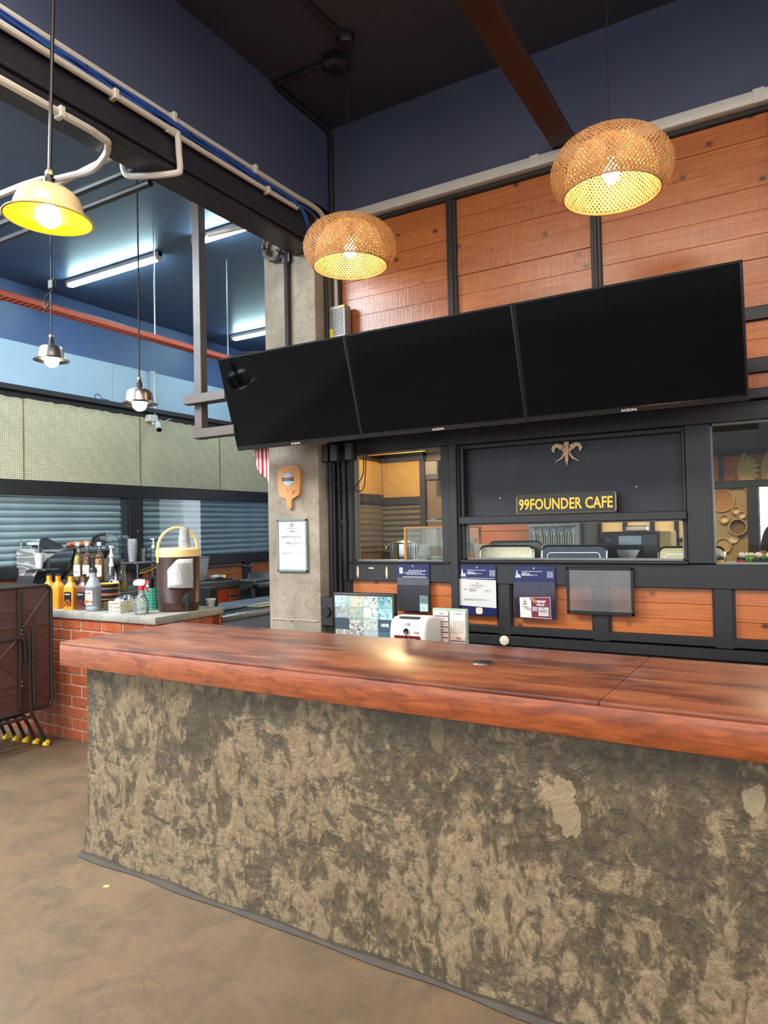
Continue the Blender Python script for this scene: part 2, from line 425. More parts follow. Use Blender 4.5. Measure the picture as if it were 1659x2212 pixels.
def make_brick():
    t = NT('red_brick'); v = t.coord((1,1,1), rand=3.0); oi = t.n('ShaderNodeObjectInfo')
    n = t.noise(v, 14, 5); c = t.ramp(n, [(.3, srgb(138,66,38)), (.7, srgb(170,88,54))])
    c = t.mix(t.math('MULTIPLY', oi.outputs['Random'], .5), c, srgb(124,56,32))
    t.base(c); t.rough(.5); t.bump(n, .2, .004)
make_brick()
def make_mat_weave(name, a, b, dk):
    t = NT(name); v = t.coord()
    s = t.n('ShaderNodeSeparateXYZ'); t.l(v, s.inputs[0])
    h = t.math('ADD', s.outputs[0], s.outputs[1])           # along the wall, either direction
    U = t.math('MULTIPLY', h, 150.0); W = t.math('MULTIPLY', s.outputs[2], 150.0)
    su = t.math('ABSOLUTE', t.math('SINE', U)); sw = t.math('ABSOLUTE', t.math('SINE', W))
    diag = t.math('SINE', t.math('MULTIPLY', t.math('ADD', h, t.math('MULTIPLY', s.outputs[2], .8)), 34.0))
    dg = t.math('GREATER_THAN', diag, .15)
    wv = t.math('MULTIPLY', su, sw); hh = t.math('ADD', t.math('MULTIPLY', wv, .75), t.math('MULTIPLY', dg, .12))
    n = t.noise(v, 2.0, 5, .6)
    c = t.ramp(wv, [(.0, dk), (.35, a), (1.0, b)])
    c = t.mix(t.math('MULTIPLY', dg, .3), c, tuple(x*.8 for x in a))
    c = t.mix(t.ramp(n, [(.45, (0,0,0)), (.75, (.45,.45,.45))]), c, tuple(x*.7 for x in a))
    t.base(c); t.rough(.65); t.bump(hh, .6, .006)
make_mat_weave('pandan_mat', srgb(212,200,166), srgb(238,228,196), srgb(166,152,118))
make_mat_weave('kitchen_mat', srgb(176,140,72), srgb(206,170,96), srgb(110,80,36))
def make_bamboo():
    t = NT('bamboo_strip'); v = t.coord(); n = t.noise(v, 30, 4)
    t.base(t.ramp(n, [(.3, srgb(180,134,86)), (.7, srgb(216,174,122))])); t.rough(.5)
    t.p.inputs['Transmission Weight'].default_value = 0.0
    tr = t.n('ShaderNodeBsdfTranslucent'); tr.inputs[0].default_value = (.75,.45,.18,1)
    mx = t.n('ShaderNodeMixShader'); mx.inputs[0].default_value = .12
    t.l(t.p.outputs[0], mx.inputs[1]); t.l(tr.outputs[0], mx.inputs[2]); t.l(mx.outputs[0], t.out.inputs['Surface'])
make_bamboo()
def make_navy(name, a, b, rough=.55):
    t = NT(name); v = t.coord(); n = t.noise(v, 1.6, 4); f = t.noise(v, 30, 4)
    t.base(t.ramp(n, [(.3, a), (.7, b)])).rough(rough); t.bump(f, .08, .003)
make_navy('navy_wall_paint', srgb(66,73,98), srgb(74,82,108))
make_navy('navy_ceiling_paint', srgb(56,56,68), srgb(64,64,78), .6)
make_navy('left_ceiling_paint', srgb(66,78,104), srgb(76,88,114), .4)
make_navy('left_wall_navy', srgb(66,86,128), srgb(76,96,140), .5)
make_navy('pale_blue_board', srgb(164,186,206), srgb(176,196,214), .5)
def make_flag_print():
    t = NT('striped_flag_cloth'); v = t.coord(); s = t.n('ShaderNodeSeparateXYZ'); t.l(v, s.inputs[0])
    st = t.math('GREATER_THAN', t.math('SINE', t.math('MULTIPLY', s.outputs[0], 2*math.pi/.022)), 0.0)
    t.base(t.mix(st, srgb(235,228,228), srgb(190,34,44))).rough(.8)
make_flag_print()

black = mat('black_steel_paint', srgb(32,31,33), .45, var=.1, vs=5)
blackp = mat('black_plastic', srgb(22,22,24), .4, var=.05)
blackc = mat('black_cable', srgb(20,20,22), .5, var=.05)
brownpost = mat('grey_brown_steel_paint', srgb(84,74,69), .4, var=.06)
white = mat('white_plastic', srgb(206,204,198), .4, var=.04)
pvc = mat('white_pvc_conduit', srgb(206,200,190), .45, var=.06)
steel = mat('brushed_stainless', srgb(178,180,182), .28, metal=1.0, var=.05, vs=20)
chrome = mat('polished_steel', srgb(200,200,202), .12, metal=1.0, var=.03)
maroon = mat('maroon_steel_paint', srgb(52,28,26), .45, var=.15)
inkdark = mat('dark_ink', srgb(46,44,44), .6, var=0)
inkgrey = mat('grey_ink', srgb(96,94,94), .6, var=0)
paper = mat('white_paper', srgb(196,194,190), .6, var=.03)
clear = glass('clear_plastic', (.93,.95,.96), 1.6, .05)
pane = glass('window_glass', (.97,.98,.97), .22, 0)

# ================================================================== THE SETTING
XL, YB = -6.6, 3.8          # far left wall, bar back wall
ZC, ZL = 4.17, 4.03         # ceilings
def struct(o, label, cat): return tag(o, label, cat, kind='structure')
f = MB(); f.box(-6.8, 5.0, -4.5, 9.6, -.12, 0)
struct(f.build('floor', MATS['worn_cement_floor']), 'worn brown cement floor with hairline cracks', 'floor')
g_ = MB(); g_.box(-40, 40, -45, 30, -.16, -.13)
struct(g_.build('ground', mat('pale_pavement', srgb(150,146,138), .8, vs=1)), 'pale paved ground outside the cafe', 'ground')
c = MB(); c.box(-2.74, 5.0, -4.5, 4.0, ZC, ZC+.12)
struct(c.build('ceiling', MATS['navy_ceiling_paint']), 'high dark navy ceiling above the bar', 'ceiling')
c = MB(); c.box(-6.8, -2.74, -4.5, 9.6, ZL, ZL+.26)
struct(c.build('ceiling_left', MATS['left_ceiling_paint']), 'blue painted ceiling with tube lights over the side room', 'ceiling')

# --- beam between bar and side room
bw = thing('wall_beam', 'deep navy beam wall above the side room opening', 'beam', (0,0,0), kind='structure')
m = MB(); m.box(-2.74, -2.60, -4.5, 4.0, 3.30, ZC); m.box(-2.60, -2.59, -4.5, 3.8, 3.52, ZC); m.build('beam_upstand', MATS['navy_wall_paint'], bw)
dks = mat('dark_steel_beam_paint', srgb(44,42,50), .4, var=.08)
m = MB(); m.rbox(-2.60, -2.572, -4.5, 3.6, 3.475, 3.50, .003); m.rbox(-2.60, -2.562, -4.5, 3.6, 3.315, 3.335, .003); m.rbox(-2.60, -2.575, -4.5, 3.6, 3.285, 3.305, .003); m.box(-2.742, -2.60, -4.5, 3.6, 3.285, 3.30)
m.build('steel_channel', dks, bw)
m = MB(); m.box(-2.598, -2.585, -4.5, 3.6, 3.30, 3.48); m.build('channel_web', dks, bw)

# --- maroon I-beam above the bar
ib = MB(); ib.rbox(-1.072, -.945, -4.5, 3.79, 3.56, 3.60, .004)
struct(ib.build('trim_1', maroon), 'dark maroon steel beam running under the bar ceiling', 'beam')

# --- concrete column
cc = thing('wall_column', 'square bare cement column at the end of the bar wall', 'column', (0,0,0), kind='structure')
m = MB(); m.rbox(-3.01, -2.59, 3.6, 4.02, 0, 3.62, .012, 2); m.build('shaft', MATS['column_cement'], cc)
m = MB(); m.box(-2.59, -2.535, 3.82, 4.0, 0, 3.3); m.build('pier', MATS['column_cement'], cc)
m = MB()
for k in range(14):
    a = -3.0 + k*.028; m.tube([(a, 3.597, .918+random.uniform(-.004,.004)), (a+.03, 3.597, .916+random.uniform(-.005,.005))], .0035, 5)
m.build('render_ridge', mat('pale_mortar', srgb(176,160,136), .8), cc)
# head haunch where the beams meet
m = MB(); m.box(-2.74, -2.60, 3.6, 3.8, 3.30, 3.62); m.build('beam_seat', dks, cc)

# --- bar back wall: painted upper wall, steel frame, planks, ledges
wb = thing('wall_back', 'black steel framed plank wall behind the bar', 'wall', (0,0,0), kind='structure')
m = MB(); m.box(-2.60, 5.0, 3.80, 3.95, 3.49, ZC); m.build('upper_wall', MATS['navy_wall_paint'], wb)
m = MB(); m.rbox(-2.47, 5.0, 3.735, 3.80, 3.492, 3.556, .012, 2); tr = m.build('trunking', white, wb, label='white cable trunking')
for x in (-1.2, -.1): MB().rbox(x, x+.05, 3.733, 3.736, 3.49, 3.558, .001).build('trunking_joint', white, tr)
FR = 3.778                    # face of the steel frame
def rail(x0, x1, z0, z1, y0=FR, name='frame_rail', y1=3.86): MB().rbox(x0, x1, y0, y1, z0, z1, .004).build(name, black, wb)
X1 = 2.6
# solid wall core behind planks (not behind windows)
m = MB(); m.box(-2.60, X1, 3.85, 3.93, 2.08, 3.49); m.box(-2.60, X1, 3.85, 3.93, 0, 1.2); m.build('wall_core', black, wb)
rail(-2.56, X1, 3.465, 3.49)
rail(-2.56, X1, 2.465, 2.532); rail(-2.56, X1, 2.21, 2.283)
rail(-2.56, X1, 2.077, 2.127, 3.72)
rail(-2.56, X1, 1.983, 2.077, 3.765)
up_st = [(-2.56,-2.515), (-1.742,-1.681), (-.89,-.836), (-.035,.02), (.82,.875), (1.66,1.715), (2.55,2.6)]
for a, b in up_st:
    rail(a, b, 2.127, 3.465, FR, 'frame_stile')
    rail(a+.018, b-.018, 2.127, 3.465, FR-.012, 'stile_bead', FR)
# lower frame
rail(-2.53, -2.453, 1.165, 1.983, 3.765, 'frame_stile')
rail(-1.808, -1.69, 1.165, 1.983, 3.765, 'frame_stile')
rail(-1.748, -1.70, .84, 1.99, 3.745, 'frame_stile')
rail(-.452, -.337, 1.29, 1.983, 3.765, 'frame_stile')
rail(.90, 1.02, 1.29, 1.983, 3.765, 'frame_stile')
rail(1.02, X1, 1.29, 1.983, 3.8, 'frame_panel')
rail(-2.53, X1, 1.165, 1.287, 3.772)
rail(-2.48, -1.76, 1.28, 1.292, 3.755, 'sill_bead')
rail(-1.69, -.452, 1.287, 1.305, 3.75, 'sill_bead')
rail(-1.69, -.452, 1.512, 1.556, 3.745)
rail(-1.69, -.452, 1.955, 1.983, 3.79, 'panel_bead'); rail(-1.69, -1.668, 1.305, 1.983, 3.78, 'panel_bead'); rail(-.47, -.452, 1.305, 1.983, 3.78, 'panel_bead')
MB().box(-1.69, -.452, 3.835, 3.86, 1.556, 1.983).build('recessed_panel', mat('charcoal_board', srgb(36,38,46), .5, var=.08), wb)
lo_st = [(-2.53,-2.482), (-1.747,-1.69), (-1.47,-1.395), (-.93,-.85), (-.34,-.26), (.25,.33), (.84,.92), (1.43,1.51), (2.02,2.10), (2.52,2.6)]
for a, b in lo_st:
    rail(a, b, .874, 1.168, FR-.003, 'frame_stile'); rail(a-.01, a+.004, .92, 1.165, FR+.008, 'weld_bead'); rail(b-.004, b+.01, .92, 1.165, FR+.008, 'weld_bead')
rail(-2.53, X1, .88, .925); rail(-2.53, X1, .82, .872, 3.755); MB().box(-2.53, X1, 3.78, 3.86, 0, .82).build('skirting', black, wb)
# chipped paint on the rail at the left end
m = MB()
for x, z, w_, h in ((-2.425, 1.225, .018, .085), (-2.21, 1.222, .017, .08), (-2.34, 1.248, .05, .012)):
    poly = [(x+w_*(.5+.5*math.cos(a)*random.uniform(.75,1)), z+h*.5*math.sin(a)*random.uniform(.8,1.05)) for a in [k*math.pi/6 for k in range(12)]]
    m.prism(poly, 3.7705, 3.773)
m.build('bare_patch', mat('bare_timber', srgb(206,184,150), .7), wb)
# planks
pm = MATS['varnished_plank']
def planks(x0, x1, z0, z1, n):
    hgt = (z1-z0)/n
    for i in range(n):
        y = 3.800 + random.uniform(-.003, .004)
        MB().rbox(x0, x1, y, 3.85, z0+i*hgt+.0005, z0+(i+1)*hgt-.0005, .0014).build('plank', pm, wb)
for i in range(len(up_st)-1):
    a, b = up_st[i][1], up_st[i+1][0]
    if a > 1.0: continue
    planks(a, b, 2.532, 3.465, 8); planks(a, b, 2.283, 2.465, 2); planks(a, b, 2.127, 2.21, 1)
for i in range(len(lo_st)-1):
    a, b = lo_st[i][1], lo_st[i+1][0]
    if a > .6: continue
    planks(a+.01, b-.01, .925, 1.165, 3)

# --- windows of the bar wall
def window(n, x0, x1, z0, z1, label):
    o = thing('window_%d' % n, label, 'window', (0,0,0), kind='structure')
    MB().box(x0-.01, x1+.01, 3.818, 3.824, z0-.005, z1+.01).build('pane', pane, o)
    m = MB(); e = .008
    m.box(x0, x0+e, 3.80, 3.84, z0, z1); m.box(x1-e, x1, 3.80, 3.84, z0, z1); m.box(x0, x1, 3.80, 3.84, z0, z0+e); m.box(x0, x1, 3.80, 3.84, z1-e, z1)
    m.build('window_frame', mat('worn_aluminium', srgb(120,122,122), .4, metal=.6), o)
window(1, -2.453, -1.808, 1.292, 1.983, 'square kitchen window beside the cement column')
window(2, -1.668, -.47, 1.305, 1.512, 'low wide serving window under the black sign panel')
window(3, -.337, .90, 1.287, 1.983, 'tall kitchen window at the right end of the bar')

# --- left wall (plane x = XL, faces the bar): navy top, pale board, mats, shutters, plank base
wl = thing('wall_left', 'long side wall with pale board, mats and shutters', 'wall', (0,0,0), kind='structure')
Y0, Y1 = 1.6, 8.6
MB().box(XL-.15, XL-.02, 1.6, 9.6, 0, ZL).build('wall_core', MATS['left_wall_navy'], wl)
MB().box(XL-.03, XL, Y0, 9.6, 3.432, ZL).build('upper_wall', MATS['left_wall_navy'], wl)
for a, b in ((Y0, 2.9), (2.904, 5.218), (5.222, 8.6)): MB().rbox(XL-.02, XL+.012, a, b, 2.98, 3.432, .003).build('pale_panel', MATS['pale_blue_board'], wl)
MB().box(XL-.02, XL+.10, Y0, Y1, 2.93, 2.98).build('header_lip', black, wl)
MB().box(XL-.02, XL+.03, Y0, Y1, 2.84, 2.93).build('header', black, wl)
MB().rbox(XL-.02, XL+.06, Y0, Y1, 1.905, 2.055, .004).build('frame_rail', black, wl)
MB().rbox(XL-.02, XL+.08, Y0, Y1, 1.075, 1.19, .004).build('frame_rail', black, wl)
for a, b in ((5.387, 5.558), (8.1, 8.3), (2.6, 2.77)): MB().rbox(XL-.02, XL+.06, a, b, 1.19, 1.905, .004).build('frame_stile', black, wl)
for a, b in ((5.3, 5.387), (5.558, 5.6)): MB().rbox(XL-.02, XL+.04, a, b, 1.19, 1.905, .004).build('shutter_guide', mat('dark_grey_guide', srgb(58,62,66), .5), wl)
# shutter slats: one curved profile, each slat an object
sh = mat('galvanised_shutter', srgb(186,196,200), .4, metal=.3, var=.12, vs=3)
def slat_mesh(L):
    m = MB(); pr = []
    for i in range(9):
        t = i/8; pr.append((.016*math.sin(math.pi*t)**.8, .004+.064*t))
    poly = [(-.006, 0)] + pr + [(-.006, .068)]
    m.prism([(a, b) for a, b in poly], 0, L, 'xz'); return m.mesh('slat', 40)
for (a, b) in ((2.77, 5.3), (5.6, 8.1)):
    me = slat_mesh(b-a); me.materials.append(sh)
    for i in range(10): share('slat', me, wl, (XL+.005, a, 1.19+i*.0705))
    MB().rbox(XL-.005, XL+.03, a, b, 1.19+.70, 1.905, .003).build('shutter_box', sh, wl)
    MB().box(XL+.045, XL+.05, a-.02, b+.02, 1.19, 1.905).build('pane', glass('shutter_glass', (.94,.97,.98), .25, .0), wl)
for a, b in ((5.6, 7.30), (7.445, 8.6), (3.8, 5.42)):
    for i in range(4): MB().rbox(XL-.01, XL+.03, a, b, .45+i*.155+.001, .45+(i+1)*.155-.001, .002).build('plank', pm, wl)
MB().rbox(XL-.01, XL+.06, 7.30, 7.445, 0, 1.075, .004).build('frame_stile', black, wl)
m = MB(); m.tube(smooth_path([(XL+.045, 5.7, 1.03), (XL+.045, 7.1, 1.035), (XL+.075, 7.27, 1.025), (XL+.085, 7.37, 1.01), (XL+.08, 7.47, 1.05), (XL+.045, 7.6, 1.055), (XL+.045, 8.5, 1.05)], 6), .012, 7); m.build('sill_cable', mat('grey_cable', srgb(96,96,98), .5), wl)
MB().ball((XL+.065, 5.50, 1.52), .014, 10).build('indicator', mat('red_plastic', srgb(190,40,40), .4), wl)
# mats: four woven panels nailed in a row, each with a slightly wavy edge
mat_labels = ['woven mat panel hanging above the coffee machine shutter', 'wide woven mat panel left of the small security camera', 'woven mat panel below the small security camera', 'last woven mat panel behind the cement column']
for i, (a, b) in enumerate(((2.65, 4.13), (4.135, 5.565), (5.57, 6.88), (6.885, 8.5))):
    n = 28; vs = []; fs = []
    for k in range(n+1):
        y = lerp(a, b, k/n); e0 = random.uniform(-.004,.004); e1 = random.uniform(-.01,.008)
        for j in range(7):
            z = lerp(2.05+e0, 2.868+e1, j/6); bl = .012*math.sin(math.pi*j/6)*math.sin(math.pi*k/n)+random.uniform(-.0012,.0012)
            vs.append((XL+.034+bl, y, z)); vs.append((XL+.026, y, z))
    def ix(k, j, s_): return (k*7+j)*2+s_
    for k in range(n):
        for j in range(6):
            fs.append((ix(k,j,0), ix(k+1,j,0), ix(k+1,j+1,0), ix(k,j+1,0))); fs.append((ix(k,j,1), ix(k,j+1,1), ix(k+1,j+1,1), ix(k+1,j,1)))
        fs.append((ix(k,0,0), ix(k,0,1), ix(k+1,0,1), ix(k+1,0,0))); fs.append((ix(k,6,0), ix(k+1,6,0), ix(k+1,6,1), ix(k,6,1)))
    for j in range(6):
        fs.append((ix(0,j,0), ix(0,j+1,0), ix(0,j+1,1), ix(0,j,1))); fs.append((ix(n,j,0), ix(n,j,1), ix(n,j+1,1), ix(n,j+1,0)))
    mm = MB(); mm.add(vs, fs)
    o = thing('woven_mat', mat_labels[i], 'mat', (0,0,0), group='woven mats on the side wall')
    mm.build('weave', MATS['pandan_mat'], o, 60)
    bd = MB(); bd.tube([(XL+.035, a, 2.05), (XL+.036, a+.001, 2.45), (XL+.035, a, 2.86)], .005, 5); bd.build('edge_binding', mat('frayed_edge', srgb(120,96,62), .8), o)
# painted key mark on the pale board
key = MB(); key.tube([(XL+.0135, 5.02+.045*math.cos(a), 3.02+.03*math.sin(a)) for a in [k*math.pi/8 for k in range(16)]], .006, 5, True); key.tube([(XL+.0135, 5.075, 3.01), (XL+.0135, 5.17, 3.0)], .006, 5)
key.build('key_mark', mat('grey_blue_paint', srgb(104,124,142), .6), wl)

# --- rear end wall of side room and kitchen shell
re = thing('wall_rear', 'rear kitchen wall seen through the bar windows', 'wall', (0,0,0), kind='structure')
KY = 7.5
m = MB(); m.box(-6.8, -4.45, 8.6, 8.75, 0, ZL); m.build('end_wall', MATS['left_wall_navy'], re)
kw = mat('kitchen_brown_wall', srgb(98,82,60), .6, var=.2, vs=3)
m = MB(); m.box(-4.55, -4.42, 5.45, KY, 0, 3.0); m.build('side_wall', kw, re)
m = MB(); m.box(-4.55, -1.76, KY, KY+.12, 0, 1.08); m.box(-4.55, -1.76, KY, KY+.12, 1.0, 3.0); m.box(-1.76, -.80, KY, KY+.12, 1.72, 3.0); m.box(-1.76, -.80, KY, KY+.12, 0, 1.0); m.box(-.80, -.26, KY, KY+.12, 0, 3.0); m.box(-.26, 1.0, KY, KY+.12, 1.84, 3.0); m.box(1.0, 5.0, KY, KY+.12, 0, 3.0)
m.build('wall_core', kw, re)
m = MB(); m.box(-2.6, 5.0, 3.95, 5.45, 2.95, 3.05); m.box(-4.5, 5.0, 5.45, KY+.12, 2.95, 3.05); struct(m.build('ceiling_kitchen', mat('kitchen_ceiling_paint', srgb(52,58,74), .6)), 'low dark ceiling over the kitchen behind the bar', 'ceiling')
# kitchen back wall dressing: beam, mat, rail, shutter, planks
m = MB(); m.box(-4.42, -3.79, KY-.10, KY, 2.315, 2.40); m.box(-4.42, -4.32, 5.5, KY, 2.325, 2.41); m.build('kitchen_beam', black, re)
m = MB(); m.rbox(-4.40, -3.82, KY-.02, KY, 1.875, 2.315, .004); m.build('kitchen_mat', MATS['kitchen_mat'], re)
m = MB(); m.rbox(-4.42, -4.40, 5.5, KY-.02, 1.915, 2.33, .004); m.build('kitchen_mat', MATS['kitchen_mat'], re)
m = MB(); m.rbox(-4.42, -3.79, KY-.05, KY, 1.78, 1.875, .004); m.rbox(-4.42, -4.37, 5.5, KY-.05, 1.81, 1.915, .004); m.build('frame_rail', black, re)
sk = mat('kitchen_shutter_steel', srgb(128,122,108), .35, metal=.6)
me = slat_mesh(.56); me.materials.append(sk)
for i in range(9): share('slat', me, re, (-4.40, KY-.012, 1.18+i*.0675), (0,0,-math.pi/2), (1,1,.95))
me2 = slat_mesh(2.0); me2.materials.append(sk)
for i in range(9): share('slat', me2, re, (-4.425, 5.5, 1.19+i*.0685), (0,0,0), (1,1,.96))
m = MB(); m.rbox(-3.86, -3.79, KY-.06, KY, .9, 2.4, .004); m.build('frame_stile', black, re)
m = MB(); m.rbox(-4.42, -3.79, KY-.06, KY, 1.05, 1.18, .004); m.build('frame_rail', black, re)
for i in range(3): MB().rbox(-3.42, -2.52, KY-.03, KY, 1.0+i*.22, 1.0+(i+1)*.22-.003, .003).build('plank', pm, re)
# multi-pane window with daylight behind, far side of kitchen
wk = thing('window_4', 'many paned sunlit window on the rear kitchen wall', 'window', (0,0,0), kind='structure')
m = MB()
for x in (-1.76, -1.50, -1.23, -1.0, -.80): m.rbox(x-.018, x+.018, KY-.01, KY+.10, 1.0, 1.72, .003)
for z in (1.0, 1.32, 1.72): m.rbox(-1.76, -.80, KY-.01, KY+.10, z-.018, z+.018, .003)
m.build('window_frame', black, wk)
wy = NT('sunlit_blind'); wy.base(srgb(232,206,160)).rough(.8); tl = wy.n('ShaderNodeBsdfTranslucent'); tl.inputs[0].default_value = (.9,.72,.45,1); mx = wy.n('ShaderNodeMixShader'); mx.inputs[0].default_value = .7
wy.l(wy.p.outputs[0], mx.inputs[1]); wy.l(tl.outputs[0], mx.inputs[2]); wy.l(mx.outputs[0], wy.out.inputs['Surface'])
for a, b in ((-1.742,-1.518), (-1.482,-1.248), (-1.212,-1.018), (-.982,-.818)):
    for c0, c1 in ((1.018,1.302), (1.338,1.702)): MB().box(a, b, KY+.05, KY+.056, c0, c1).build('pane', wy.mat, wk)
# upper planks, leaf-fan band, mat and doorway on the right
for a, b in ((-.76, -.60), (-.56, 1.0)):
    for i in range(2): MB().rbox(a, b, KY-.03, KY, 1.885+i*.12, 1.885+(i+1)*.12-.003, .003).build('plank', pm, re)
m = MB(); m.rbox(-.60, -.56, KY-.05, KY, 1.88, 2.3, .004); m.rbox(-.80, 1.0, KY-.06, KY, 1.815, 1.885, .004); m.rbox(-.36, -.265, KY-.06, KY+.12, 0, 1.83, .004); m.rbox(1.0, 1.08, KY-.06, KY+.12, 0, 1.83, .004); m.build('frame_rail', black, re)
MB().rbox(-.8, 2.0, KY-.5, KY-.1, 2.14, 2.6, .01).build('exhaust_duct', mat('soot_black', srgb(20,20,22), .9, var=0, spec=.1), re)
MB().rbox(-.78, -.36, KY-.02, KY, .6, 1.815, .004).build('kitchen_mat', mat('aged_mat', srgb(150,128,84), .7, vs=60, var=.25), re)

# ================================================================== BAR COUNTER
bc = thing('bar_counter', 'long rough plastered bar counter base under the wooden top', 'counter', (-3.05, 2.10, 0), -.018)
m = MB(); nx, nz = 120, 26; vs = []; fs = []
def body_front(u, t):                                    # slightly flared foot, hand-trowelled unevenness
    return .034 - .026*(1-t)**3 + .004*math.sin(u*5.1+t*7) + .003*math.sin(u*13+2*t)
L = 5.9
for i in range(nx+1):
    for j in range(nz+1):
        t = j/nz; u = L*i/nx
        vs.append((.14+u+(.012*math.sin(t*3)*(1-i/nx) if i < 3 else 0), body_front(u, t), t*.876))
for i in range(nx):
    for j in range(nz):
        a = i*(nz+1)+j; fs.append((a, a+nz+1, a+nz+2, a+1))
m.add(vs, fs)
n0 = len(vs); lv = []; lf = []
for j in range(nz+1):                                    # left end
    t = j/nz; lv.append((.14+.012*math.sin(t*3), body_front(0, t), t*.876)); lv.append((.15+.008*math.sin(t*4), .70, t*.876))
for j in range(nz): lf.append((2*j, 2*j+2, 2*j+3, 2*j+1))
m.add(lv, lf); m.box(.15, .15+L, .2, .70, 0, .876)
m.build('plaster_body', MATS['trowelled_plaster'], bc, 60)
kb = MB()
for i in range(80):                                      # coved cement fillet at the foot
    u0 = .13+i*.074; r0 = .016+.005*math.sin(i*.9)
    kb.tube([(u0, .002-.004*math.sin(i*.7), .004), (u0+.076, .002-.004*math.sin((i+1)*.7), .004)], [r0, .016+.005*math.sin((i+1)*.9)], 6)
kb.build('foot_fillet', mat('damp_cement_fillet', srgb(58,49,38), .5, vs=12, var=.3), bc)
ct = thing('wooden_countertop', 'thick reddish brown varnished wooden countertop on the bar', 'countertop', (-3.05, 2.10, 0), -.018)
for a, b in ((.012, 2.555), (2.557, 6.1)):
    MB().rbox(a, b, -.012, .745, .974, .988, .003, 2).build('top_board', MATS['counter_wood'], ct)
MB().rbox(.010, 6.1, -.014, .75, .876, .975, .004, 2).build('edge_board', MATS['counter_edge_wood'], ct)
gr = thing('cable_grommet', 'round dark cable grommet set in the countertop', 'grommet', (-3.05+2.038, 2.10+.371-.037, .988), .3)
m = MB(); m.lathe([(0,.001),(.034,.001),(.036,.004),(.043,.004),(.046,0)], 28); m.build('ring', mat('grey_bronze', srgb(92,86,80), .35, metal=.7), gr)
m = MB(); m.lathe([(0,.0055),(.033,.0055),(.035,.003)], 28); m.build('cap', blackp, gr)
m = MB(); m.rbox(-.012, .03, -.006, .006, .005, .0072, .001); m.build('slot', mat('pit_black', (.004,.004,.004), .8, var=0), gr)

# ================================================================== TELEVISIONS
scr = NT('dark_screen'); scr.base((.0015,.0015,.002)).rough(.07); scr.p.inputs['Specular IOR Level'].default_value = .12
def television(x0, x1, label):
    W = x1-x0; Hh = .571
    o = thing('television', label, 'television', ((x0+x1)/2, 3.215, 2.278), 0, 'televisions above the bar', rx=math.radians(17.3))
    MB().rbox(-W/2+.002, W/2-.002, -.004, .055, -Hh/2, Hh/2, .006, 2).build('housing', blackp, o)
    MB().box(-W/2+.009, W/2-.009, -.0052, -.003, -Hh/2+.028, Hh/2-.008).build('screen', scr.mat, o)
    b = MB(); b.rbox(-W/2, W/2, -.009, .0, -Hh/2, -Hh/2+.026, .003); b.build('lower_bezel', mat('gloss_black_bezel', srgb(18,16,18), .2, var=0), o)
    b = MB(); b.box(-W/2, W/2, -.007, .03, Hh/2-.004, Hh/2); b.box(-W/2, -W/2+.0035, -.007, .03, -Hh/2, Hh/2); b.box(W/2-.0035, W/2, -.007, .03, -Hh/2, Hh/2); b.build('trim', mat('grey_tv_trim', srgb(34,33,35), .35, metal=.3), o)
    lettering('ACEON.', white, o, (0, -.0098, -Hh/2+.0125), width=.072, height=.0115, bold=.012, depth=.0006)
    MB().rbox(-.2, .2, .055, .085, -.16, .12, .01).build('mount_plate', black, o)
    return o
television(-2.985, -2.064, 'dark flat television nearest the cement column')
television(-2.062, -1.110, 'middle one of three dark flat televisions')
television(-1.106, -.140, 'largest looking dark flat television furthest from the column')
fr = thing('television_mount', 'grey brown steel frame carrying the televisions', 'mount', (-3.33, 3.25, 2.1))
fr_ = lambda x0,x1,y0,y1,z0,z1,n: MB().rbox(x0+3.33, x1+3.33, y0-3.25, y1-3.25, z0-2.1, z1-2.1, .003).build(n, brownpost, fr)
fr_(-3.365, -3.30, 3.30, 3.36, 2.11, ZL, 'post'); fr_(-3.405, -3.04, 3.24, 3.30, 2.332, 2.392, 'bar'); fr_(-3.325, -2.97, 3.24, 3.30, 2.104, 2.164, 'bar')
fr_(-2.9, -.16, 3.36, 3.40, 2.2, 2.24, 'rear_bar'); fr_(-2.9, -.16, 3.36, 3.40, 2.42, 2.46, 'rear_bar')
fr_(-3.32, -2.97, 3.32, 3.36, 2.112, 2.13, 'brace'); fr_(-3.36, -2.9, 3.30, 3.40, 2.35, 2.38, 'brace')
for x in (-2.5, -1.6, -.6): fr_(x, x+.04, 3.36, 3.80, 2.42, 2.46, 'wall_arm')
for x in (-2.5, -1.6, -.6): fr_(x-.02, x+.06, 3.30, 3.37, 2.18, 2.48, 'bracket')
m = MB(); m.rbox(-.06, .09, .03, .14, 1.60, 1.615, .003); m.build('top_plate', brownpost, fr)

# ================================================================== BAMBOO LAMPS
warm = (1.0, .60, .22)
bulb_hot = emit('warm_bulb', (1.0, .74, .40), 95.0)
OUT = [(.012,.128),(.06,.126),(.115,.118),(.165,.100),(.205,.072),(.234,.034),(.248,-.006),(.247,-.046),(.234,-.083),(.212,-.112),(.196,-.122)]
INN = [(.196,-.122),(.190,-.108),(.188,-.07),(.183,-.03),(.170,.015),(.146,.055),(.112,.085),(.07,.103),(.03,.110)]
def resample(prof, n):
    L = [0]
    for i in range(1, len(prof)): L.append(L[-1]+math.dist(prof[i], prof[i-1]))
    out = []
    for k in range(n+1):
        d = L[-1]*k/n; i = 0
        while i < len(L)-2 and L[i+1] < d: i += 1
        t = (d-L[i])/(L[i+1]-L[i]); out.append((lerp(prof[i][0],prof[i+1][0],t), lerp(prof[i][1],prof[i+1][1],t)))
    return out
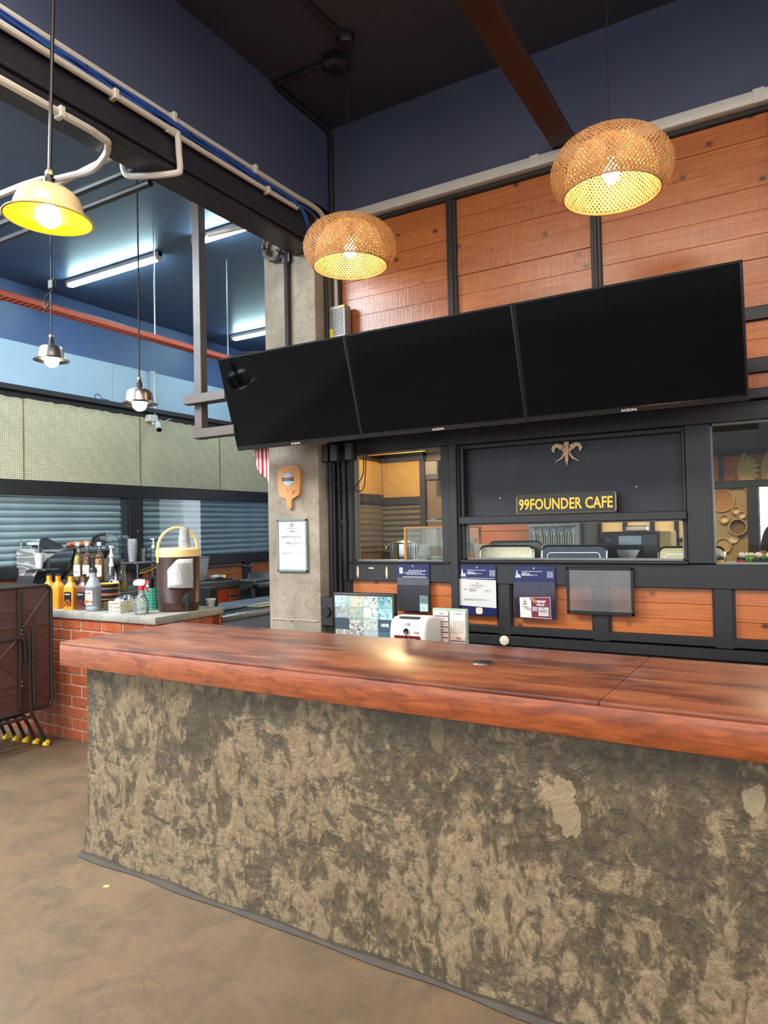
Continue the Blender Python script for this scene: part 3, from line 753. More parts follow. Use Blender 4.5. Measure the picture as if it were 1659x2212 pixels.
def weave(prof, N, twist, w, th=.0012, steps=26):
    P = resample(prof, steps); m = MB()
    for d in (1, -1):
        for k in range(N):
            vs = []; fs = []
            for i, (r, z) in enumerate(P):
                t = i/steps; th0 = 2*math.pi*k/N + d*twist*t
                hw = w*math.pi/N
                off = (d*.0011 if (i+k) % 2 else -d*.0011)
                for s_ in (-1, 1):
                    a = th0+s_*hw; rr = r+off
                    vs.append((rr*math.cos(a), rr*math.sin(a), z+off*.3)); 
            for i in range(steps): fs.append((2*i, 2*i+1, 2*i+3, 2*i+2))
            m.add(vs, fs)
    return m
def bamboo_lamp(loc, label, ztop):
    o = thing('bamboo_pendant_lamp', label, 'lamp', loc, random.random(), 'woven bamboo pendant lamps')
    a = weave(OUT, 76, 1.5, .34).build('outer_weave', MATS['bamboo_strip'], o); a['kind'] = 'stuff'
    b = weave(INN, 66, 1.3, .50).build('inner_weave', MATS['bamboo_strip'], o); b['kind'] = 'stuff'
    m = MB(); m.tube([(.197*math.cos(t), .197*math.sin(t), -.122) for t in [k*math.pi/24 for k in range(48)]], .005, 6, True); m.build('rim_hoop', MATS['bamboo_strip'], o)
    m = MB(); m.lathe([(0,.13),(.03,.13),(.034,.124),(.03,.118),(0,.118)], 20); m.build('canopy_disc', MATS['bamboo_strip'], o)
    m = MB(); m.lathe([(0,.12),(.016,.12),(.018,.06),(.022,.05),(.022,.03),(0,.03)], 14); m.build('lamp_holder', blackp, o)
    m = MB(); m.lathe([(0,.035),(.013,.03),(.016,.012),(.03,-.014),(.036,-.036),(.03,-.06),(.016,-.074),(0,-.078)], 18); m.build('bulb', bulb_hot, o)
    m = MB(); m.tube([(0,0,.125),(0,0,ztop-loc[2])], .0032, 6); m.build('cord', blackc, o)
bamboo_lamp((-1.985, 3.085, 3.020), 'woven bamboo lamp hanging near the cement column', ZC)
bamboo_lamp((-.610, 2.985, 3.005), 'woven bamboo lamp hanging past the maroon beam', ZC)

# ================================================================== ENAMEL AND METAL PENDANTS
def dome(prof_out, t): return prof_out + [(max(r-t, 0.0), z-t*.4) for r, z in prof_out[::-1]]
yl = thing('enamel_pendant_lamp', 'large cream enamel pendant lamp with yellow inside', 'lamp', (-2.465, 1.665, 2.775))
yl.rotation_euler = (0.0, 0.05, 0)
shp = [(.020,.085),(.05,.083),(.085,.070),(.112,.045),(.125,.012),(.130,-.012),(.150,-.030),(.163,-.042)]
MB().lathe(shp, 40).build('shade', mat('cream_enamel', srgb(222,200,150), .22, var=.05, coat=.4), yl)
MB().lathe([(max(r-.004,0), z-.003) for r, z in shp], 40).build('shade_lining', mat('yellow_enamel', srgb(240,176,30), .3, var=.05), yl)
m = MB(); m.tube([(.1635*math.cos(t), .1635*math.sin(t), -.042) for t in [k*math.pi/24 for k in range(48)]], .003, 6, True); m.build('rim', mat('cream_enamel', (1,1,1)), yl)
m = MB(); m.lathe([(0,.135),(.012,.135),(.014,.118),(.022,.116),(.022,.085),(0,.085)], 14); m.build('lamp_holder', blackp, yl)
m = MB(); m.lathe([(0,.15),(.012,.15),(.017,.14),(.017,.128),(.012,.125),(0,.125)], 6); m.build('cord_grip', mat('aged_brass', srgb(150,128,96), .4, metal=.7), yl)
m = MB(); m.ball((0,0,-.03), .046, 20); m.build('bulb', emit('bright_bulb', (1.0, .86, .62), 40.0), yl)
m = MB(); m.tube([(0,0,.15),(-.03,.02,ZC-2.775)], .0075, 7); m.build('cord', blackc, yl)
def metal_pendant(loc, label, strength, clip):
    o = thing('metal_pendant_lamp', label, 'lamp', loc, 0, 'small metal pendant lamps')
    pr = [(.014,.062),(.045,.060),(.066,.050),(.074,.032),(.077,.004),(.080,-.014),(.092,-.024),(.103,-.028)]
    MB().lathe(dome(pr, .0022), 32).build('shade', mat('spun_aluminium', srgb(160,156,152), .3, metal=1.0, var=.1, vs=3), o)
    m = MB(); m.lathe([(0,.115),(.010,.115),(.013,.10),(.017,.098),(.017,.062),(0,.062)], 12); m.build('lamp_holder', blackp, o)
    m = MB(); m.lathe([(0,.128),(.010,.128),(.014,.122),(.014,.112),(0,.112)], 8); m.build('cord_grip', mat('aged_brass', (1,1,1)), o)
    m = MB(); m.ball((0,0,-.028), .042, 18); m.build('bulb', emit('pendant_bulb_%d' % strength, (1.0, .82, .55), strength), o)
    m = MB(); m.tube([(0,0,.125),(.0,.004,.8),(0,0,ZL-loc[2])], .005, 6); m.build('cord', blackc, o)
    if clip:
        m = MB(); m.tube(smooth_path([(0,0,.42),(.03,0,.47),(.02,0,.40),(-.055,0,.36),(-.06,0,.30),(-.02,.0,.31),(0,0,.38)], 6), .005, 6); m.rbox(-.015,.035,-.012,.012,.40,.46,.006); m.build('cord_knot', blackc, o)
metal_pendant((-3.80, 2.575, 2.575), 'small silver pendant lamp with a knotted cord', 24, True)
metal_pendant((-3.235, 2.745, 2.275), 'small silver pendant lamp hanging lowest', 6, False)

# ================================================================== TUBE LIGHTS, FAN, TRAY IN THE SIDE ROOM
def tube_light(x0, x1, y, label):
    o = thing('tube_light', label, 'light', ((x0+x1)/2, y, ZL), 0, 'tube lights on the blue ceiling'); h = (x1-x0)/2
    MB().rbox(-h, h, -.03, .03, -.045, 0, .006).build('batten', white, o)
    m = MB(); m.rbox(-h+.05, h-.05, -.024, .024, -.075, -.042, .012, 2); m.build('tube', emit('cool_tube', (.62,.95,1.0), 80.0), o)
    for s_ in (-1, 1): MB().rbox(s_*(h-.02)-.02, s_*(h-.02)+.02, -.028, .028, -.07, 0, .006).build('end_cap', white, o)
tube_light(-6.15, -4.83, 4.35, 'long tube light in front of the metal pendant cords')
tube_light(-4.36, -3.05, 4.29, 'tube light just left of the cement column')
tube_light(-6.16, -4.9, 6.72, 'small looking tube light partly hidden by the column')
cf = thing('ceiling_fan', 'dark ceiling fan half hidden behind the cement column', 'fan', (-5.0, 6.5, 3.62))
m = MB(); m.lathe([(0,.05),(.09,.04),(.12,0),(.1,-.05),(0,-.07)], 20); m.build('motor', blackp, cf)
m = MB(); m.tube([(0,0,.05),(0,0,ZL-3.62)], .012, 8); m.build('rod', blackp, cf)
for k in range(3):
    a = math.radians(200+120*k); m = MB(); m.at((0,0,0), rz=a); m.prism([(.1,-.04),(.62,-.07),(.66,0),(.62,.06),(.1,.04)], -.006, .004, 'xy'); m.build('blade', mat('dark_fan_blade', srgb(40,42,48), .5), cf)
ot = thing('cable_tray', 'orange perforated cable tray hung under the blue ceiling', 'cable tray', (-4.5, 0, 3.09))
org = mat('orange_tray_paint', srgb(206,88,56), .5)
m = MB(); m.box(-.05,-.046,-.5,7.5,0,.035); m.box(.046,.05,-.5,7.5,0,.035); m.build('side_rail', org, ot)
rm = MB().box(-.047,.047,0,.024,0,.003).mesh('rung'); rm.materials.append(org)
for k in range(110): share('rung', rm, ot, (0, 1.6+k*.045, 0))
for k, (r_, x) in enumerate(((.016,-.02),(.012,.012),(.010,.03))):
    m = MB(); m.tube(smooth_path([(x+.008*math.sin(j*1.7+k), -.5+j*.5, .022+r_+.010*abs(math.sin(j*1.3+k))) for j in range(17)], 3), r_, 7); m.build('cable', mat('slate_cable_%d' % k, srgb(112-20*k,120-18*k,132-14*k), .5), ot)
for y in (4.807, 3.95, 2.2):
    m = MB(); m.tube([(0.04,y,0),(0.04,y,ZL-3.09)], .006, 6); m.build('hanger_rod', mat('zinc_rod', srgb(150,156,160), .4, metal=.6), ot)

# ================================================================== CONDUITS AND CABLES ON THE BEAM
def pipe(name, label, pts, r, mt, n=5, clips=(), cat='pipe', seg=9):
    o = thing(name, label, cat, pts[0]); p0 = Vector(pts[0])
    m = MB(); m.tube([Vector(p)-p0 for p in smooth_path(pts, n)] if n else [Vector(p)-p0 for p in pts], r, seg); m.build('run', mt, o)
    for c_ in clips: MB().at(Vector(c_)-p0).rbox(-r*1.5, r*1.5, -.012, .012, -r*1.5, r*1.5, .003).build('clip', mt, o)
    return o
pipe('conduit_pipe', 'upper white conduit along the navy beam', [(-2.568,-1.5,3.525),(-2.568,1.54,3.53),(-2.568,3.2,3.545),(-2.568,3.5,3.555),(-2.568,3.64,3.548),(-2.57,3.72,3.50)], .017, pvc, 5, [(-2.568,2.4,3.537),(-2.568,3.0,3.543)])
pipe('conduit_pipe', 'lower white conduit ending near the blue cable coil', [(-2.555,2.35,3.455),(-2.555,2.9,3.46),(-2.555,3.38,3.47)], .014, pvc, 4, [(-2.555,3.1,3.463)])
pipe('conduit_pipe', 'white conduit that drops off the beam in elbows', [(-2.556,-1.5,3.46),(-2.556,2.0,3.462),(-2.556,2.385,3.468),(-2.55,2.415,3.455),(-2.545,2.42,3.36),(-2.54,2.42,3.285),(-2.555,2.405,3.262),(-2.69,2.335,3.255),(-2.765,2.30,3.262),(-2.785,2.285,3.29),(-2.79,2.28,3.36),(-2.81,2.275,3.375),(-3.2,2.21,3.30),(-3.6,2.16,3.24),(-6.4,2.16,3.24)], .0155, pvc, 4, [(-2.556,2.05,3.462)])
pipe('flexible_conduit', 'white flexible conduit curving down from the beam', [(-2.58,-1.5,3.262),(-2.582,1.55,3.262),(-2.59,1.99,3.262),(-2.63,2.07,3.262),(-2.72,2.12,3.258),(-2.86,2.15,3.25),(-3.05,2.12,3.25),(-3.5,2.05,3.245),(-6.4,2.05,3.245)], .016, pvc, 5, [(-2.585,1.80,3.262)])
pipe('black_conduit', 'upper black pipe crossing the side room', [(-6.5,2.36,3.33),(-2.75,2.36,3.33)], .019, blackp, 0)
pipe('black_conduit', 'lower black pipe crossing the side room', [(-6.5,2.42,3.27),(-2.75,2.42,3.275)], .019, blackp, 0)
blue = mat('blue_data_cable', srgb(44,88,164), .45)
db = thing('cable_bundle', 'bundle of blue data cables tied along the navy beam', 'cable', (-2.556, 3.4, 3.49))
for k in range(6):
    pts = []
    for j in range(15):
        y = -1.0+j*.305; pts.append((-2.556+.008*math.sin(k*2+j), y, 3.492+.012*math.sin(j*1.1+k*1.7)+.002*k))
    pts += [(-2.545+.004*k,3.40,3.47),(-2.55+.004*k,3.47,3.40),(-2.60,3.53,3.36+.004*k)] if k < 4 else [(-2.55,3.45,3.5),(-2.555,3.6,3.49)]
    m = MB(); m.at((2.556,-3.4,-3.49)); m.tube(smooth_path(pts, 4), .0055, 6); m.build('cable', blue, db)
for y in (1.2, 1.9, 2.5, 3.0, 3.36):
    m = MB(); m.tube([(.022*math.cos(t), y-3.4, .022*math.sin(t)) for t in [k*math.pi/8 for k in range(16)]], .0022, 5, True); m.build('cable_tie', blackc, db)
def coil(name, label, c, r, n, mt, w=.0045):
    o = thing(name, label, 'cable', c); pts = []
    for k in range(n*20):
        a = 2*math.pi*k/20; rr = r*(1+.13*math.sin(k*.37)+.05*math.sin(k*1.9)); pts.append((rr*math.cos(a)*.9, .014*math.sin(k*.23)-.012, rr*math.sin(a)*1.15))
    m = MB(); m.tube(pts, w, 6); m.build('loops', mt, o)
    for a in (1.4, 3.4, 5.6):
        m = MB(); m.tube([(r*.9*math.cos(a)+.03*math.cos(t)*math.cos(a), -.012+.03*math.sin(t), r*1.15*math.sin(a)+.03*math.cos(t)*math.sin(a)) for t in [k*math.pi/6 for k in range(12)]], .003, 5, True); m.build('cable_tie', blackc, o)
coil('cable_coil', 'coil of grey cable hung on the cement column', (-2.90,3.575,3.385), .085, 9, mat('grey_data_cable', srgb(126,122,120), .5))
coil('cable_coil', 'coil of blue cable hung on the cement column', (-2.70,3.572,3.40), .085, 9, blue)
pipe('conduit_pipe', 'white conduit bending over the column head', [(-3.5,3.59,3.60),(-3.17,3.575,3.57),(-3.03,3.575,3.555),(-2.95,3.575,3.535),(-2.90,3.575,3.46),(-2.85,3.575,3.36)], .016, pvc, 5)
pipe('black_conduit', 'black conduit running down the front of the column', [(-2.803,3.588,3.5),(-2.803,3.588,2.12)], .021, black, 0, [(-2.803,3.588,3.28)])
# black conduits on the ceiling and in the corner
pipe('black_conduit', 'black conduit across the ceiling to the round box', [(-2.04,-1.0,4.155),(-2.035,2.76,4.155),(-2.014,3.10,4.155)], .018, black, 0)
pipe('black_conduit', 'black conduit from the ceiling box down the room corner', [(-2.14,3.225,4.155),(-2.35,3.215,4.155),(-2.56,3.215,4.155),(-2.575,3.25,4.15),(-2.575,3.74,4.145),(-2.57,3.775,4.12),(-2.57,3.78,4.0),(-2.57,3.78,3.55)], .016, black, 0)
jb = thing('ceiling_rose', 'round black ceiling box the bamboo lamp hangs from', 'junction box', (-2.005,3.11,ZC)); MB().lathe([(0,-.055),(.045,-.055),(.05,-.045),(.05,0)], 20).build('cover', blackp, jb)
jb = thing('junction_box', 'angular black junction box on the ceiling', 'junction box', (-2.15,3.235,ZC)); MB().lathe([(0,-.075),(.06,-.07),(.085,-.05),(.085,0)], 6).build('cover', blackp, jb)
# corner bundle between column and windows
for k, (x, y, r_, z0, z1, mt, lb) in enumerate((
    (-2.572, 3.70, .014, .95, 3.3, black, 'black conduit nearest the column in the wall corner'),
    (-2.572, 3.735, .016, 0.95, 2.95, black, 'second black conduit in the wall corner'),
    (-2.553, 3.77, .017, .95, 2.0, black, 'third black conduit in the wall corner'),
    (-2.50, 3.752, .013, 1.17, 2.0, black, 'thin black conduit beside the kitchen window'),
    (-2.548, 3.775, .014, 2.3, 3.35, pvc, 'white conduit in the corner above the televisions'))):
    pipe('corner_conduit', lb, [(x,y,z0),(x+.004,y,(z0+z1)/2),(x,y,z1)], r_, mt, 4, [(x,y,lerp(z0,z1,.45))])
for k, (pts, lb) in enumerate((
    ([(-2.48,3.70,2.0),(-2.475,3.705,1.7),(-2.482,3.70,1.4),(-2.48,3.72,1.1),(-2.47,3.6,.95)], 'black wire hanging straight down beside the window'),
    ([(-2.40,3.70,2.02),(-2.41,3.70,1.85),(-2.405,3.7,1.6),(-2.395,3.7,1.3),(-2.40,3.7,1.24)], 'black wire hanging in front of the window pane'),
    ([(-2.56,3.66,1.98),(-2.52,3.66,1.82),(-2.42,3.66,1.735),(-2.34,3.67,1.78),(-2.30,3.68,1.86),(-2.31,3.69,2.02)], 'black wire looping in front of the window'),
    ([(-2.37,3.70,2.02),(-2.40,3.69,1.85),(-2.37,3.69,1.745),(-2.31,3.69,1.75),(-2.29,3.69,1.88),(-2.29,3.70,2.02)], 'short black wire loop high on the window'),
    ([(-2.50,3.68,1.98),(-2.49,3.68,1.90),(-2.46,3.68,1.86),(-2.45,3.68,1.9)], 'little curl of black wire under the adapters'))):
    pipe('loose_wire', lb, pts, .0035, blackc, 6, cat='wire', seg=5)
for x, lb in ((-2.575, 'dark adapter box nearest the column under the television'), (-2.50, 'ribbed grey adapter box under the television'), (-2.385, 'adapter box with ribs nearest the window')):
    o = thing('power_adapter', lb, 'adapter', (x, 3.67, 1.985), 0, 'power adapters under the televisions')
    m = MB(); m.rbox(-.03,.03,-.03,.03,-.055,.055,.006); m.build('case', blackp, o)
    m = MB()
    for k in range(7): m.box(-.031,-.027,-.025,.025,-.045+k*.014,-.039+k*.014)
    for k in range(7): m.box(-.022,.022,-.032,-.029,-.045+k*.014,-.039+k*.014)
    m.build('rib', mat('grey_rib', srgb(92,90,90), .5), o)
o = thing('switch_box', 'black switch box low on the column side', 'switch box', (-2.545, 3.66, .98)); MB().rbox(-.045,.05,-.06,.06,-.09,.09,.006).build('case', black, o); MB().lathe([(0,.012),(.03,.012),(.034,0)], 18).build('dial', blackp, o).rotation_euler = (math.pi/2,0,0); MB.last.location = (.0,-.061,0)
o = thing('power_supply', 'perforated metal power supply box above the television', 'power supply', (-2.495, 3.74, 2.84), 0)
MB().rbox(-.062,.062,-.035,.035,-.10,.105,.003).build('case', mat('zinc_case', srgb(150,148,144), .5, metal=.4), o)
m = MB()
for i in range(9):
    for j in range(15):
        m.box(-.05+i*.0115,-.044+i*.0115,-.0362,-.0345,-.085+j*.0115,-.079+j*.0115)
m.build('vent_hole', mat('pit_black', (0,0,0)), o)
MB().box(-.058,-.03,-.0375,-.0355,-.098,-.04).build('sticker', mat('yellow_sticker', srgb(226,196,40), .5), o); MB().box(.02,.058,-.0375,-.0355,.085,.1).build('sticker', mat('yellow_sticker', (1,1,1)), o)
# striped flag hanging from the frame
fl = thing('striped_flag', 'small red and white striped flag below the television', 'flag', (-2.887, 3.38, 1.965))
vs = []; fs = []; nx_, nz_ = 16, 10
for i in range(nx_+1):
    for j in range(nz_+1):
        u = i/nx_; t = j/nz_; wdt = lerp(.16,.07,t**1.4)
        vs.append((-.08+.16*u*(1-.25*t)+.05*t, .012*math.sin(u*9+t*2), .13-(.27*t)*(.7+.45*u)))
for i in range(nx_):
    for j in range(nz_): a = i*(nz_+1)+j; fs.append((a,a+1,a+nz_+2,a+nz_+1))
mm = MB(); mm.add(vs, fs); fo = mm.build('cloth', MATS['striped_flag_cloth'], fl); sm_ = fo.modifiers.new('thickness','SOLIDIFY'); sm_.thickness = .002
MB().tube([(-.09,0,.135),(.1,0,.135)], .004, 6).build('rod', black, fl); MB().tube([(-.05,0,.135),(-.05,0,.24)], .002, 5).build('string', blackc, fl); MB().tube([(.06,0,.135),(.06,0,.24)], .002, 5).build('string', blackc, fl)

# ================================================================== THINGS ON THE BAR WALL
sg = thing('name_sign', 'black embossed sign plate with gold letters on the ledge', 'sign', (-1.068, 3.775, 1.558), 0, rx=-.06)
m = MB(); m.prism(rrect(-.277,.277,0,.113,.012), -.004, .004); m.build('plate', mat('gloss_black_plate', srgb(10,9,9), .25, var=.03), sg)
m = MB(); pr = rrect(-.272,.272,.005,.108,.01); m.tube([(a,-.005,b) for a,b in pr], .0022, 6, True); m.build('rim', mat('gold_trim', srgb(190,160,96), .3, metal=.8), sg)
gold = mat('gold_paint', srgb(214,170,62), .28, metal=.55, var=.12, vs=30)
lettering('99FOUNDER CAFE', gold, sg, (0,-.0065,.056), width=.515, height=.064, bold=.022, depth=.006)
for k, (x, z) in enumerate(((-1.46, 1.66), (-.70, 1.69))): tag(MB().lathe([(0,.006),(.004,.005),(.005,0)], 10).build('wall_screw', steel), ['small screw in the dark panel beside the sign start', 'small screw in the dark panel past the sign end'][k], 'screw').location = (x, 3.834, z)
for o in [o for o in COL.objects if o.name.startswith('wall_screw')]: o.rotation_euler = (math.pi/2,0,0)
# crossed daggers emblem
kr = thing('dagger_emblem', 'pale wall emblem of three crossed wavy daggers', 'emblem', (-1.06, 3.83, 1.900))
bone = mat('bone_colour', srgb(214,188,150), .45, var=.15, vs=40); bronze = mat('rose_bronze', srgb(176,132,100), .35, metal=.4, var=.15, vs=40)
def dagger(ang, L, flip, y):
    c_, s_ = math.cos(ang), math.sin(ang)
    def tr(pts): return [(c_*a*flip - s_*b, s_*a*flip + c_*b) for a, b in pts]
    n = 16; lft = []; rgt = []
    for i in range(n+1):
        t = i/n; wv = .0032*math.sin(t*12); w_ = .0075*(1-t)**.7+.0008
        lft.append((wv-w_, .03-t*L)); rgt.append((wv+w_, .03-t*L))
    MB().prism(tr(rgt+lft[::-1]), y-.006, y).build('blade', bronze, kr)
    hd = [(-.012,.028),(.014,.028),(.012,.040),(.016,.050),(.030,.050),(.036,.040),(.042,.046),(.036,.062),(.018,.068),(.0,.060),(-.008,.044)]
    MB().prism(tr(hd), y-.012, y).build('hilt', bone, kr)
dagger(.80, .10, -1, -.001); dagger(-.80, .10, 1, -.006)
m = MB(); m.prism([(-.009,.03),(.009,.03),(.007,-.04),(.0,-.065),(-.007,-.04)], -.018, -.012); m.build('blade', bronze, kr)
kr.scale = (1.25,1,1.2)
m = MB(); m.prism([(-.012,.03),(.012,.03),(.009,.05),(.004,.07),(-.002,.062),(-.008,.05)], -.02, -.01); m.build('hilt', bone, kr)

navyf = mat('navy_folder', srgb(24,29,78), .3, var=.06); whitein = mat('white_print', srgb(222,224,232), .5, var=0)
def lines(m, x0, z0, rows, y):
    """rows of tiny print, each a row of word-length strips"""
    for r_, (ind, wd, hh) in enumerate(rows):
        x = x0+ind; e = x0+ind+wd
        while x < e:
            l_ = random.uniform(.006,.02); m.box(x, min(x+l_, e), y-.0004, y, z0-r_*hh*2.0-hh, z0-r_*hh*2.0); x += l_+.0025
def lighthouse(m, x, z, s_, y):
    m.prism([(x-.3*s_,z),(x+.5*s_,z),(x+.55*s_,z+.18*s_),(x+.05*s_,z+.22*s_),(x+.0*s_,z+.8*s_),(x-.04*s_,z+1.0*s_),(x-.12*s_,z+.8*s_),(x-.2*s_,z+.2*s_)], y-.0005, y)
def folder(x0, x1, z0, z1, label, name='document_folder'):
    o = thing(name, label, 'folder', ((x0+x1)/2, 3.768, z0), 0, 'navy document folders on the bar wall')
    W = x1-x0; Hh = z1-z0
    MB().prism(rrect(-W/2,W/2,0,Hh,.006), -.004, .002).build('backing', navyf, o)
    MB().lathe([(.003,.001),(.006,.001),(.006,0),(.003,0)], 12).build('eyelet', steel, o); MB.last.location = (.0,-.0045,Hh-.012); MB.last.rotation_euler = (math.pi/2,0,0)
    return o, W, Hh
# folder 1: empty sleeve with council header
o, W, Hh = folder(-2.124, -1.899, .987, 1.275, 'navy licence folder with an empty clear sleeve')
m = MB(); lines(m, -.06, Hh-.05, [(0,.12,.0035)], -.0042); m.build('print', whitein, o)
lettering('MAJLIS DAERAH KUALA SELANGOR', whitein, o, (.02,-.0045,Hh-.062), width=.13, bold=.01, depth=.0006); lettering('LESEN PERNIAGAAN/PERINDUSTRIAN', whitein, o, (.01,-.0045,Hh-.078), width=.16, bold=.01, depth=.0006)
m = MB()
for k in range(15):                                          # flowing script line above, as joined strokes
    a = -.035+k*.0082; m.tube(smooth_path([(a,-.0046,Hh-.044),(a+.004,-.0046,Hh-.040+.004*(k%3)),(a+.0075,-.0046,Hh-.046+.003*(k%2)),(a+.0085,-.0046,Hh-.043)],3), .0011, 4)
m.build('script', whitein, o)
m = MB()
for i in range(4):                                           # white crest: quartered shield with a scroll
    m.prism(rrect(-.094+(i%2)*.013,-.083+(i%2)*.013,Hh-.05+(i//2)*.016,Hh-.037+(i//2)*.016,.002), -.0047, -.004)
m.prism([(-.096,Hh-.058),(-.068,Hh-.058),(-.072,Hh-.052),(-.092,Hh-.052)], -.0047, -.004); m.build('crest', whitein, o)
MB().prism(rrect(-W/2+.003,W/2-.003,.004,Hh*.72,.003), -.0065, -.0045).build('clear_sleeve', glass('sleeve_film', (.82,.82,.9), 2.2, .10, .06), o)
MB().box(.045,.1,-.0078,-.0062,.002,.05).build('note', mat('pale_green_paper', srgb(176,204,196), .7), o)
m = MB(); m.box(.045,.1,-.0078,-.0062,.052,.098); m.build('note', mat('sage_paper', srgb(104,134,130), .7), o)
m = MB()
for k in range(7): m.tube([(.049+k*.007,-.0082,.056+random.uniform(0,.01)),(.051+k*.007+random.uniform(-.003,.003),-.0082,.092-random.uniform(0,.02))], .0008, 4)
m.build('reed_print', inkdark, o)
# folder 2: white licence sheet
o, W, Hh = folder(-1.704, -1.472, .982, 1.273, 'navy folder holding a white licence sheet')
m = MB(); lighthouse(m, -.092, Hh-.056, .036, -.004); m.box(-.104,-.072,-.0047,-.004,Hh-.066,Hh-.059); m.build('lighthouse_mark', whitein, o)
lettering('MAJLIS PERBANDARAN KUALA SELANGOR', whitein, o, (-.005,-.0045,Hh-.03), width=.115, bold=.012, depth=.0006)
m = MB(); lines(m, -.062, Hh-.037, [(0,.03,.0018),(0,.05,.0018),(0,.045,.0018),(0,.09,.0018),(0,.06,.0018)], -.0042); lines(m, -.105, Hh-.075, [(0,.21,.0022)], -.0042); m.build('print', whitein, o)
m = MB()
for i in range(2):
    for j in range(2):
        q = rrect(.078+i*.018,.092+i*.018,Hh-.044-j*.018,Hh-.030-j*.018,.003); m.tube([(a,-.0045,b) for a,b in q], .0009, 4, True); m.prism(rrect(.083+i*.018,.087+i*.018,Hh-.039-j*.018,Hh-.034-j*.018,.001), -.0047, -.004)
m.build('icon', whitein, o)
m = MB(); m.prism([(-.113,.055),(.115,.046),(.116,.205),(-.112,.21)], -.0068, -.005); pg = m.build('licence_sheet', paper, o)
m = MB(); lighthouse(m, 0, .182, .014, -.007); lines(m, -.035, .176, [(0,.07,.002),(-.015,.10,.002)], -.007); m.box(-.02,.02,-.0074,-.007,.161,.1635); lines(m, -.05, .155, [(0,.03,.0016),(0,.045,.0016),(0,.04,.0016),(0,.05,.0016),(0,.045,.0016),(0,.035,.0016)], -.007)
lines(m, -.085, .153, [(0,.02,.0016),(0,.028,.0016),(0,.02,.0016)], -.007); lines(m, .05, .15, [(0,.012,.0016),(0,.035,.0016),(0,.012,.0016),(0,.035,.0016)], -.007); lines(m, -.085, .095, [(0,.12,.0014),(0,.17,.0014),(0,.06,.0014),(0,.14,.0014)], -.007); m.build('print', inkgrey, o)
MB().prism(rrect(-.012,.03,.008,.046,.012), -.0075, -.005).build('torn_patch', mat('torn_paper', srgb(206,196,180), .8), o)
# folder 3: permit card
o, W, Hh = folder(-1.367, -1.128, .978, 1.27, 'navy folder with a colourful permit card in its corner')
m = MB(); lighthouse(m, -.096, Hh-.054, .034, -.004); m.box(-.108,-.076,-.0047,-.004,Hh-.064,Hh-.057); m.build('lighthouse_mark', whitein, o)
lettering('MAJLIS PERBANDARAN KUALA SELANGOR', whitein, o, (-.012,-.0045,Hh-.03), width=.118, bold=.012, depth=.0006)
m = MB(); lines(m, -.07, Hh-.037, [(0,.03,.0018),(0,.05,.0018),(0,.045,.0018),(0,.09,.0018),(0,.06,.0018)], -.0042); m.build('print', whitein, o)
m = MB()
for i in range(2):
    for j in range(2):
        q = rrect(.076+i*.018,.090+i*.018,Hh-.044-j*.018,Hh-.030-j*.018,.003); m.tube([(a,-.0045,b) for a,b in q], .0009, 4, True); m.prism(rrect(.081+i*.018,.085+i*.018,Hh-.039-j*.018,Hh-.034-j*.018,.001), -.0047, -.004)
m.build('icon', whitein, o)
MB().prism(rrect(-W/2+.003,W/2-.003,.004,Hh*.70,.003), -.0058, -.0045).build('clear_sleeve', glass('sleeve_film_tint', (.8,.82,.95), 1.6, .04, .06), o)
pc = MB().prism([(-.083,.006),(.092,.003),(.09,.122),(-.085,.117)], -.008, -.006).build('permit_card', mat('permit_cream', srgb(224,214,204), .5), o)
m = MB(); m.prism([(-.018,.008),(.09,.006),(.088,.12),(-.018,.118)], -.0086, -.0078); m.build('card_panel', mat('permit_maroon', srgb(112,24,50), .5), o)
for k, cc_ in enumerate(((40,40,44),(214,170,50),(190,40,40),(60,120,80))): MB().prism([(-.03+k*.008,.117),(-.024+k*.008,.117),(-.004+k*.008,.09),(-.010+k*.008,.09)], -.0092, -.0084).build('ribbon_stripe', mat('permit_stripe_%d' % k, srgb(*cc_), .5, var=0), o)
lettering('PERMIT', whitein, o, (.035,-.0088,.096), width=.062, bold=.03, depth=.0006); lettering('NIAGA', whitein, o, (.036,-.0088,.079), width=.045, bold=.03, depth=.0006)
m = MB(); lighthouse(m, -.055, .09, .022, -.0082); m.box(-.066,-.044,-.0086,-.0082,.078,.084); lines(m, -.075, .07, [(.005*i,.035,.0016) for i in range(8)], -.0082); m.build('print', inkdark, o)
m = MB()
for k in range(4): m.box(.022,.08,-.0094,-.0086,.018+k*.0125,.0285+k*.0125)
m.build('entry_box', paper, o)
m = MB(); lines(m, -.012, .066, [(0,.028,.0031)]*4, -.0086); m.build('entry_caption', whitein, o)
lettering('PKP', inkdark, o, (.05,-.0096,.061), width=.022, depth=.0004); m = MB(); lines(m, .03, .048, [(0,.04,.003),(0,.04,.003)], -.0094); m.build('handwriting', inkdark, o)
